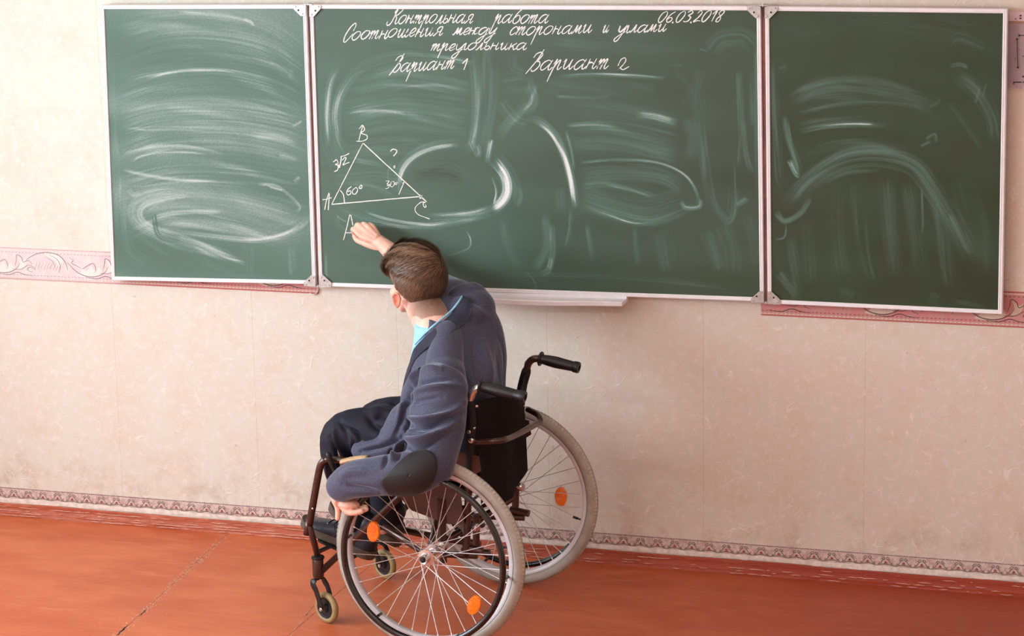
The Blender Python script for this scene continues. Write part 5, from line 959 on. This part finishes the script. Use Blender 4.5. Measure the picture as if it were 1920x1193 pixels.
blob(bm, Vector((-.5356,-.118,1.0982)), ((Vector((-.5742,-.1,1.1078))-Vector((-.5149,-.1,1.0741))).normalized(), Vector((0, 1, 0)), (Vector((-.5247,-.1,1.1187))-Vector((-.553,-.1,1.0636))).normalized()), (.034, .019, .029), 20)
chain(bm, [Vector((-.5219,-.12,1.0901)), W_R, W_R+(E_R-W_R)*.35], [.024, .0245, .034], 20)
# left hand closes on the push rim
LHF = [[(.2779,-.372,.4839),(.2779,-.374,.4594),(.2529,-.376,.4438),(.2232,-.372,.4403),(.2011,-.366,.4473)], [(.2679,-.386,.4854),(.2653,-.39,.4601),(.243,-.394,.4433),(.2106,-.392,.4439),(.1832,-.386,.453)], [(.2579,-.4,.487),(.2527,-.406,.4609),(.2339,-.41,.4437),(.2025,-.41,.4432),(.1739,-.403,.4521)], [(.2472,-.412,.488),(.2409,-.42,.4626),(.2253,-.425,.4455),(.2022,-.426,.4446),(.1804,-.42,.4498)]]
for k, L_ in enumerate(LHF): fing([cw(p) for p in L_], .0118-.0005*k, .0085)
blob(bm, cw((.2308,-.4,.4627)), (FWD, (Vector((0,0,1))+FWD*.1).normalized(), SID), (.036, .017, .034), 18)
fing([cw(p) for p in [(.2781,-.39,.494),(.2834,-.388,.4696),(.2737,-.388,.4471),(.2717,-.39,.4278),(.2732,-.392,.4115)]], .0125, .0078)
blob(bm, cw((.2641,-.395,.4767)), (SID, (cw((.2698,-.37,.4423))-cw((.2784,-.37,.495))).normalized(), FWD), (.036, .030, .016), 18)
chain(bm, [cw((.2639,-.395,.4833)), W_L, W_L+(E_L-W_L)*.3], [.022, .024, .032], 20)
me2 = remesh(bm, .0019, 2)
co1, co2 = verts_of(me1), verts_of(me2)
f1 = [tuple(p.vertices) for p in me1.polygons]; f2 = [tuple(i+len(co1) for i in p.vertices) for p in me2.polygons]
me = bpy.data.meshes.new('body'); me.from_pydata(np.concatenate([co1, co2]).tolist(), [], f1+f2); me.update()
co = np.concatenate([co1, co2]); d = co-np.array(HC); hxn, fdn, hzn = np.array(hx), np.array(fd), np.array(hz); X_, Y_, Z_ = d@hxn/HS, d@fdn/HS, d@hzn/HS
def hairline(x, y):
    """lowest hair height for skull position y (front +, back -)"""
    return np.interp(y, [-.13, -.09, -.045, -.02, .0, .02, .045, .07, .10], [-.100, -.100, -.080, -.040, .016, .034, .046, .062, .066])
hl_ = hairline(X_, Y_); near = np.sqrt((X_/.1)**2+(Y_/.13)**2+((Z_-.02)/.15)**2) < 1.4
hv = np.clip((Z_-hl_-.004)/.10, 0, 1)**1.1*near*(np.abs(X_) < .0785)
a_ = me.attributes.new('hair', 'FLOAT', 'POINT'); a_.data.foreach_set('value', hv.astype(np.float32)); fl = np.clip(1-np.sqrt(((np.abs(X_)-.082)/.016)**2+((Y_+.012)/.028)**2+((Z_+.018)/.036)**2), 0, 1)*2
lh = np.array(cw((.2347,-.4,.4507))); fl = np.maximum(fl, np.clip(1.3-np.linalg.norm(co-lh, axis=1)/.05, 0, 1)*.6); a_ = me.attributes.new('flush', 'FLOAT', 'POINT'); a_.data.foreach_set('value', np.clip(fl, 0, 1).astype(np.float32)); body = link('body', me, skin, PS)
# eyes
for s in (-1, 1):
    bm = bmesh.new(); blob(bm, hp(.031*s, .060, -.004), AX, (.0135, .0125, .0125), 16); e = obj('eye', bm, simple('eye_white', srgb(236, 232, 228), .2) if s < 0 else bpy.data.materials['eye_white'], body)
    bm = bmesh.new(); lathe(bm, hp(.031*s, .0715, -.004), fd, [(0, .0058), (.0008, .005), (.0015, .001)], 14); obj('iris', bm, simple('eye_iris', srgb(60, 66, 70), .1) if s < 0 else bpy.data.materials['eye_iris'], body)
    bm = bmesh.new(); tube(bm, catmull([hp(.014*s, .094, .017), hp(.03*s, .090, .023), hp(.047*s, .078, .018)], 4), [.0015]+[.0028]*7+[.001], 6); obj('eyebrow', bm, suede, body)

# ---- trousers
bm = bmesh.new()
loft(bm, [((.05,0,.495),(0,.165,0),(.13,0,0)), ((.055,0,.56),(0,.17,0),(.13,0,0)), ((.055,0,.62),(0,.14,0),(.11,0,0))])
KL, KR = cw((.3636,-.12,.5996)), cw((.3607,.11,.579))
chain(bm, [cw(.06, -.085, .565), cw(.20, -.105, .600), KL, cw(.385, -.115, .50), cw(.355, -.105, .38), cw(.350, -.105, .325)], [.088, .082, .067, .058, .053, .052], 26)
chain(bm, [cw(.06, .085, .565), cw(.20, .10, .590), KR, cw(.37, .115, .47), cw(.34, .11, .34), cw(.335, .108, .265)], [.088, .082, .064, .058, .054, .052], 26)
me = remesh(bm, .0045, 5); lumpy(me, .0035, 60, 3)
folds(me, [([(.3768,-.12,.6363),(.3509,-.12,.6006),(.329,-.12,.5544)], .007, -.008), ([(.3502,-.12,.6212),(.32,-.12,.603),(.303,-.12,.5736)], .006, -.007), ([(.3629,-.12,.6202),(.3424,-.12,.5842),(.3366,-.12,.5452)], .006, .007), ([(.3994,-.12,.6174),(.3903,-.12,.5666),(.3631,-.12,.5138)], .008, .006), ([(.4116,-.12,.5821),(.3812,-.12,.5157),(.3838,-.12,.4465)], .008, -.007),
 ([(.2678,-.12,.6531),(.2405,-.12,.6671),(.2045,-.12,.6732)], .008, -.006), ([(.285,-.12,.6773),(.2397,-.12,.6892),(.2041,-.12,.6868)], .009, .006), ([(.4319,-.12,.5288),(.4162,-.12,.461),(.4077,-.12,.3924)], .009, .006), ([(.2946,-.1,.658),(.2597,-.1,.6231),(.215,-.1,.6129)], .01, -.006)])
trousers = link('trousers', me, navy, PS)

# ---- shoes
sole_m = simple('worn_brown_sole', srgb(84, 70, 58), .7, noise_amt=.2); shoe_m = simple('dark_blue_shoe_leather', srgb(26, 28, 42), .38, nscale=30, noise_amt=.12, bump=.2)
for nm, heel, toe, rollv in (('shoe', (.2897,-.105,.1967), (.5385,-.095,.2771), 1), ('shoe', (.295, .115, .172), (.545, .125, .262), -1)):
    H_, T_ = cw(heel), cw(toe); fx_ = (T_-H_).normalized(); L_ = (T_-H_).length; sx_ = (SID-fx_*SID.dot(fx_)).normalized(); ux_ = sx_.cross(fx_); ux_ = ux_ if ux_.z > 0 else -ux_
    def sp(x, y, z): return H_+fx_*(x*L_)+sx_*y+ux_*z
    # outline half widths along the foot
    xs_ = [0, .03, .10, .25, .45, .65, .80, .92, .98, 1.0]; wi = [.010, .026, .034, .034, .034, .042, .045, .036, .020, .006]
    top = [.060, .072, .080, .085, .072, .055, .044, .034, .026, .016]
    bm = bmesh.new(); rows = []
    for x in np.linspace(0, 1, 28):
        wdt = np.interp(x, xs_, wi); h = np.interp(x, xs_, top); row = []
        for k in range(17):
            a = PI*k/16; row.append(bm.verts.new(sp(x, math.copysign(abs(math.cos(a))**.7, math.cos(a))*wdt, .022+(h-.022)*math.sin(a)**.8)))
        row += [bm.verts.new(sp(x, -wdt*.8*q, .020)) for q in (1, 0, -1)]; rows.append(row)
    for A, B in zip(rows, rows[1:]):
        for k in range(20): bm.faces.new((A[k], A[(k+1) % 20], B[(k+1) % 20], B[k]))
    bm.faces.new(rows[0]); bm.faces.new(rows[-1][::-1]); chain(bm, [sp(.20, 0, .06), sp(.19, 0, .10)], [.036, .037], 18)
    me = remesh(bm, .0035, 4); SO = link('shoe', me, shoe_m, PS)
    if rollv > 0: SO['label'] = 'dark blue lace-up shoe on the foot nearer the viewer'
    bm = bmesh.new(); rows = []
    for x in np.linspace(0, 1, 40):
        wdt = np.interp(x, xs_, wi)+.0035; heelz = -.004 if x < .28 else (.001 if x > .34 else -.0015); tz = max(0, x-.8)*.05
        rows.append([bm.verts.new(sp(x*1.02-.01, y, z)) for y, z in ((-wdt, .004+tz), (-wdt, .022+tz), (-wdt+.003, .025+tz), (wdt-.003, .025+tz), (wdt, .022+tz), (wdt, .004+tz), (wdt-.003, heelz+tz), (-wdt+.003, heelz+tz))])
    for A, B in zip(rows, rows[1:]):
        for k in range(8): bm.faces.new((A[k], A[(k+1) % 8], B[(k+1) % 8], B[k]))
    bm.faces.new(rows[0]); bm.faces.new(rows[-1][::-1]); obj('sole', bm, sole_m, SO, angle=40)
    bvh = BVHTree.FromPolygons([v.co.copy()+ORG[SO.name] for v in SO.data.vertices], [tuple(p.vertices) for p in SO.data.polygons])
    def onshoe(x, y): h = bvh.ray_cast(sp(x, y, .2), -ux_, .3); return (h[0]+ux_*.0012) if h[0] else sp(x, y, .08)
    for j in range(4):
        x = .42+.075*j; bm = bmesh.new(); tube(bm, [onshoe(x, y_) for y_ in np.linspace(-.020, .020, 7)], .0016, 6)
        tube(bm, [onshoe(x, -.019), onshoe(x+.012, -.026)], .0016, 6); obj('lace', bm, lining, SO)
        for q in (-1, 1):
            bm = bmesh.new(); torus(bm, onshoe(x+.008*0, .0225*q), ux_, .0030, .0011, 12, 6); obj('eyelet', bm, steel, SO)
    if rollv > 0:
        bm = bmesh.new(); tube(bm, catmull([onshoe(.62, -.016), onshoe(.55, -.030)+ux_*.004, onshoe(.50, -.034)-ux_*.006, onshoe(.52, -.036)-ux_*.015], 4), .0016, 6); obj('lace', bm, lining, SO)

# ---- shirt
bm = bmesh.new()
loft(bm, [((.075,0,.66),(0,.12,0),(.115,0,0)), ((.075,0,.76),(0,.13,.03),(.118,0,.01)), ((.075,.005,.84),(.005,.13,.05),(.103,0,.01)), ((.085,.01,.895),(.005,.10,.04),(.088,0,.0)), ((.105,.018,.935),(0,.066,.025),(.068,0,-.01)), ((.118,.022,.955),(0,.060,.022),(.060,0,-.012))])
me = remesh(bm, .004, 4); lumpy(me, .002, 70, 8); shirt = link('shirt', me, shirt_m, PS)

# ---- jacket: torso + both sleeves grown together
bm = bmesh.new()
loft(bm, [((.045,0,.505),(0,.180,0),(.145,0,0)), ((.05,0,.58),(0,.182,0),(.150,0,0)), ((.06,.01,.67),(0,.175,.02),(.150,0,.0)), ((.052,.015,.76),(0,.180,.045),(.146,0,.02)), ((.040,.02,.84),(.01,.188,.065),(.128,0,.03)), ((.038,.025,.895),(.012,.170,.068),(.098,0,.03)), ((.055,.028,.935),(.012,.110,.045),(.075,0,.028)), ((.078,.034,.972),(.006,.070,.030),(.064,0,.020))])
CUF_L = cw((.247,-.41,.519))
chain(bm, [cw(.030, -.10, .845), cw(.008, -.165, .812), cw((-.0103,-.235,.7777)), cw((-.0168,-.29,.6932)), cw((-.0235,-.37,.6033))], [.050, .068, .080, .083, .076], 28)
chain(bm, [cw(.055, -.02, .905), cw(.030, -.10, .862), cw(.012, -.165, .808)], [.05, .055, .062], 24)
chain(bm, [cw((-.034,-.37,.614)), cw((.0069,-.405,.5825)), cw((.1015,-.425,.5686)), cw((.1991,-.425,.5471)), CUF_L], [.068, .068, .060, .056, .048], 28)
chain(bm, [cw(.05, .10, .93), cw(.045, .175, .950), SH_R+(E_R-SH_R)*.35, E_R, E_R+(W_R-E_R)*.35, E_R+(W_R-E_R)*.62], [.074, .070, .063, .054, .048, .044], 26)
chain(bm, [cw((.0676,.17,.9633)), cw((.0522,.15,.8999)), cw((.0443,.13,.8191)), cw((.0459,.11,.7205))], [.070, .102, .117, .122], 28)
blob(bm, cw((.0572,.19,.9786)), (FWD, SID, Vector((0, 0, 1))), (.055, .055, .055))
# the near front quarter lies folded over the thigh
chain(bm, [cw((.1518,-.14,.6586)), cw((.213,-.16,.5879)), cw((.2867,-.165,.5663))], [.062, .044, .036], 20, flat=(.9, 1.2))
chain(bm, [cw((.1408,-.17,.5997)), cw((.2172,-.18,.5759)), cw((.2788,-.175,.5628))], [.052, .038, .034], 20)
me = remesh(bm, .0038, 7, .6); lumpy(me, .0028, 38, 5)
folds(me, [ # sleeve head seam, then the swags down the upper arm
 ([(.0187,-.25,.8794),(-.026,-.25,.8807),(-.0736,-.25,.8644),(-.1,-.25,.8303),(-.1107,-.25,.7755),(-.0979,-.25,.7418)], .0040, -.0035),
 ([(.072,-.3,.8138),(.0539,-.3,.8412),(.0172,-.3,.8633),(-.0344,-.3,.8734)], .009, .011), ([(.0656,-.3,.7979),(.0355,-.3,.8229),(-.0112,-.3,.8392),(-.0762,-.3,.8438)], .006, -.008), ([(.066,-.3,.7847),(.0275,-.3,.8039),(-.0243,-.3,.8174),(-.0893,-.3,.8252)], .008, .007),
 ([(.0703,-.3,.7549),(.0388,-.3,.7703),(-.0407,-.3,.7892)], .008, -.006), ([(.0777,-.3,.7379),(.0611,-.3,.7161),(.0128,-.3,.7165),(-.0565,-.3,.7414),(-.1084,-.3,.7746)], .009, .011), ([(.0821,-.3,.7079),(.0514,-.3,.6921),(-.0039,-.3,.698),(-.0733,-.3,.7328)], .007, -.008),
 ([(.1004,-.3,.6768),(.0767,-.3,.6555),(.0317,-.3,.6558),(-.038,-.3,.6875),(-.0936,-.3,.7246)], .009, .011), ([(.0978,-.3,.6472),(.0671,-.3,.6298),(.015,-.3,.6373),(-.0547,-.3,.6741)], .007, -.008),
 ([(.1086,-.3,.6364),(.1162,-.3,.6159),(.1239,-.3,.592)], .006, .010), ([(.0948,-.3,.6309),(.0989,-.3,.6107),(.1065,-.3,.5901)], .005, -.008), ([(.1335,-.3,.6178),(.1414,-.3,.5906),(.1493,-.3,.5633)], .006, -.006), ([(.156,-.15,.6135),(.1896,-.16,.5965),(.2438,-.16,.5752),(.2883,-.17,.5607)], .007, -.012), ([(.0626,-.3,.78),(.0601,-.3,.7474),(.0678,-.3,.7222)], .007, .006), ([(.0549,-.3,.6902),(.0695,-.3,.6643),(.0909,-.3,.6445)], .007, .007),
 ([(.254,-.36,.516),(.2016,-.36,.5088),(.1452,-.35,.5009)], .010, -.006), ([(.2708,-.36,.5396),(.2261,-.36,.56),(.1691,-.35,.5686)], .012, .006),
 # front of jacket under the arm
 ([(.1037,-.2,.8273),(.1162,-.2,.76),(.1398,-.2,.6747),(.1626,-.2,.6226)], .007, -.008), ([(.13,-.2,.7673),(.1388,-.2,.7083),(.1527,-.2,.657)], .010, .005),
 # back
 ([(-.0728,-.05,.9044),(-.0884,-.05,.822),(-.0924,-.05,.7637)], .014, .006), ([(-.0379,-.05,.9022),(-.0482,-.05,.8193),(-.054,-.05,.766)], .012, -.005), ([(-.0861,.05,.8831),(-.0897,.05,.7988),(-.0921,.05,.7447)], .012, -.005),
 ([(.0386,.1,1.0066),(.014,.1,.9945),(-.0141,.1,.9793)], .0055, -.0045), ([(.0396,.1,.9693),(.0024,.1,.958),(-.0415,.1,.9369)], .014, .005)])
jacket = link('jacket', me, wool, PS)
bvl = [(o_.data, ORG[o_.name]) for o_ in (body, shirt, jacket)]
uv_, uf_ = [], []
for m_, g_ in bvl: b_ = len(uv_); uv_ += [v.co+g_ for v in m_.vertices]; uf_ += [tuple(i+b_ for i in p.vertices) for p in m_.polygons]
ub = BVHTree.FromPolygons(uv_, uf_)
jb = BVHTree.FromPolygons([v.co.copy()+ORG[jacket.name] for v in me.vertices], [tuple(p.vertices) for p in me.polygons])
decal('elbow_patch', jb, disc_rows([(.1557,-.3,.5277),(.1394,-.3,.5441),(.1214,-.3,.559),(.0784,-.3,.6007),(.0343,-.3,.6258),(-.0019,-.3,.6238),(-.0202,-.3,.6005),(-.0156,-.3,.5572),(.008,-.3,.517),(.0503,-.3,.4917),(.103,-.3,.4788),(.1393,-.3,.4924)]), suede, jacket, .0050, .0020)
def strip(name, e1, e2, mat, parent, l1, l2, bulge, n=44, m=7, th=.0035):
    """cloth band between two edges that rest on the garments below"""
    def edge(e, l):
        P = catmull([np.array(cw(p)) for p in e], 8); Q = []
        for i in range(n+1):
            x = i/n*(len(P)-1); k = min(int(x), len(P)-2); p = Vector(np.array(P[k])*(1-x+k)+np.array(P[k+1])*(x-k)); h = ub.ray_cast(p-VD*1.2, VD, 1.45)
            Q.append(h[0] if h[0] else ub.find_nearest(p)[0])
        for _ in range(14): Q = [Q[0]]+[(Q[i-1]+Q[i]*2+Q[i+1])/4 for i in range(1, n)]+[Q[-1]]
        return [q-VD*l for q in Q]
    A, B = edge(e1, l1), edge(e2, l2); bm = bmesh.new()
    g = [[bm.verts.new(a.lerp(b, j/m)-VD*bulge*math.sin(PI*min(1, j/m*1.15))) for j in range(m+1)] for a, b in zip(A, B)]
    for i in range(n):
        for j in range(m): bm.faces.new((g[i][j], g[i][j+1], g[i+1][j+1], g[i+1][j]))
    bmesh.ops.solidify(bm, geom=bm.faces[:], thickness=th); return obj(name, bm, mat, parent)
strip('collar', [(.0475,.1,1.0095),(.0525,.08,.9863),(.0678,.05,.9612),(.0907,0,.9351),(.1254,-.03,.9024),(.1499,-.05,.8733)], [(.021,.1,1.0009),(.0103,.08,.9685),(.0204,.05,.9371),(.0469,0,.9159),(.1054,-.05,.8762),(.1351,-.07,.8468)], wool, jacket, .001, .008, .007)
strip('lapel', [(.1517,-.05,.8715),(.1754,-.06,.83),(.1911,-.06,.7849),(.2006,-.07,.7426),(.209,-.07,.7046)], [(.1333,-.07,.8486),(.1461,-.07,.8343),(.1652,-.07,.7925),(.188,-.07,.7469),(.2055,-.07,.7014)], wool, jacket, .003, .007, .004)
# buttons at the cuff
for (u_, s_) in ((0, (.2344,-.4,.4608)), (1, (.2184,-.4,.4655)), (2, (.2009,-.4,.4671))):
    p = cw(s_); h = jb.find_nearest(p); bm = bmesh.new(); lathe(bm, h[0], h[1], [(0, .0055), (.002, .006), (.003, .005), (.0032, .003)], 14); obj('cuff_button', bm, lining, jacket, angle=40)
# shirt collar stand that shows above the jacket collar
bm = bmesh.new(); P = catmull([cw(p) for p in [(.1536,-.045,.8787),(.1251,-.03,.9125),(.0923,0,.9434),(.0676,.05,.9697),(.0541,.08,.9946),(.0509,.095,1.007)]], 5); Q = []
for p in P:
    h = ub.ray_cast(Vector(p)-VD*1.2, VD, 3.); Q.append((h[0] if h[0] else Vector(p))-VD*.004)
for _ in range(4): Q = [Q[0]]+[(Q[i-1]+Q[i]*2+Q[i+1])/4 for i in range(1, len(Q)-1)]+[Q[-1]]
tube(bm, Q, .0034, 10); obj('shirt_collar', bm, shirt_m, shirt)

# ---- hair
rr = np.random.RandomState(12); V, Fc, TN = [], [], []
wh = np.array([.030, -.060, .085])                                 # whorl on the crown
EC, ER = np.array([0, -.014, .034]), np.array([.0765, .097, .088])
def strand(root, dirs, L, w0, tone, curl=0.):
    n = len(dirs); P = [root]
    for d_ in dirs: P.append(P[-1]+d_*L/n)
    P = np.array(P); nrm = (root-EC)/ER**2; nrm /= np.linalg.norm(nrm); side = np.cross(P[-1]-P[0], nrm); side /= np.linalg.norm(side)+1e-9
    b = len(V)
    for i, p in enumerate(P):
        ww = w0*(1-.75*(i/n)**1.5)
        for sgn in (-.5, .5): q = p+side*ww*sgn; V.append(tuple(hp(*q))); TN.append(min(1, tone+.28*(i/n)**2*(n > 3)))
    for i in range(n): Fc.append((b+2*i, b+2*i+1, b+2*i+3, b+2*i+2))
N_H = 30000
for i in range(N_H):
    u = rr.normal(size=3); u /= np.linalg.norm(u); p = EC+ER*u
    hl0 = float(hairline(p[0], p[1]))
    if p[2] < hl0+.004: continue
    nrm = u/ER; nrm /= np.linalg.norm(nrm); h = (p[2]-hl0)
    ear = math.hypot(p[1]+.008, p[2]+.018) < .034
    if ear: continue
    topness = np.clip((p[2]-.045-.35*max(0,-p[1]-.04)-.5*max(0, p[0]-.03)-.6*max(0, -p[0]-.035))/.022, 0, 1)
    away = p-wh; away -= nrm*away.dot(nrm); away /= np.linalg.norm(away)+1e-6
    comb = np.array([-.78, .62, -.05]); comb -= nrm*comb.dot(nrm); comb /= np.linalg.norm(comb)+1e-6
    dn = np.array([-.0, .15, -1.]); dn -= nrm*dn.dot(nrm); dn /= np.linalg.norm(dn)+1e-6
    fade = float(np.clip(h/.065, 0, 1)); tp = float(topness)
    if tp < .05 and rr.rand() > (.08+1.1*fade**.8)*(1 if p[1] > -.03 else min(1, max(.03, (p[2]+.056)/.060))): continue
    tcl = np.cross(nrm, away*.3+comb*.9); tcl /= np.linalg.norm(tcl)+1e-9; q1 = p.dot(tcl)
    clump = smoothnoise(np.array([q1*210+p[1]*30+80]), 5)[0]; cl2 = smoothnoise(np.array([q1*520+p[1]*60+300]), 9)[0]
    L = (.004+.012*fade*min(1, .3+max(0, (p[2]+.05)/.07)))*(1-tp)+tp*(.038+.026*rr.rand())*(.75+.5*clump)*(1.35 if p[1] > .03 else 1.)
    dlow = dn*.55+away*.45+comb*.25; dd = dlow*(1-tp)+(away*.25+comb*.95)*tp; dd /= np.linalg.norm(dd)
    lift = .22*(1-tp)+tp*(.25+.75*clump+.15*rr.rand()+(.40 if p[1] > .03 else 0)); nseg = 5 if tp > .2 else 2; D_ = []; cur = p.copy()
    for k in range(nseg):
        rel = (cur-EC)/ER; nn_ = rel/ER; nn_ /= np.linalg.norm(nn_); over = np.linalg.norm(rel)-1
        d_ = dd-nn_*dd.dot(nn_)+nn_*(lift*(1-k/2.0)-max(0, over-.22)*3.0)+rr.normal(size=3)*(.05+.06*(1-tp))+np.array([-.12, .0, -.10])*(k/4)*tp; d_ /= np.linalg.norm(d_); D_.append(d_); cur = cur+d_*L/nseg
    tone = (-.12+.70*clump*cl2+.55*rr.rand()**2.2)*tp+(1-tp)*(.10+.45*rr.rand()**1.5+.42*(1-fade)+(.12 if p[0] < -.04 else 0))
    strand(p, D_, L, .0007+.0005*max(fade, tp), float(np.clip(tone, 0, 1)))
me = bpy.data.meshes.new('hair'); me.from_pydata(V, [], Fc); me.update(); a_ = me.attributes.new('tone', 'FLOAT', 'POINT'); a_.data.foreach_set('value', np.array(TN, np.float32)); hair = link('hair', me, hair_m, PS); hair['kind'] = 'stuff'
# dark base under the long top hair
bm = bmesh.new(); blob(bm, hp(0, -.012, .040), AX, (.0772, .0965, .0875), 40)
for v_ in list(bm.verts):
    dd = v_.co-HC; y_, z_ = dd.dot(fd), dd.dot(hz)
    if z_ < max(.052, float(hairline(0, y_))+.012)+.5*max(0, -y_-.05): bm.verts.remove(v_)
cap = obj('hair_base', bm, simple('hair_base_brown', srgb(62, 42, 32), .7, noise_amt=.3, nscale=150), hair)
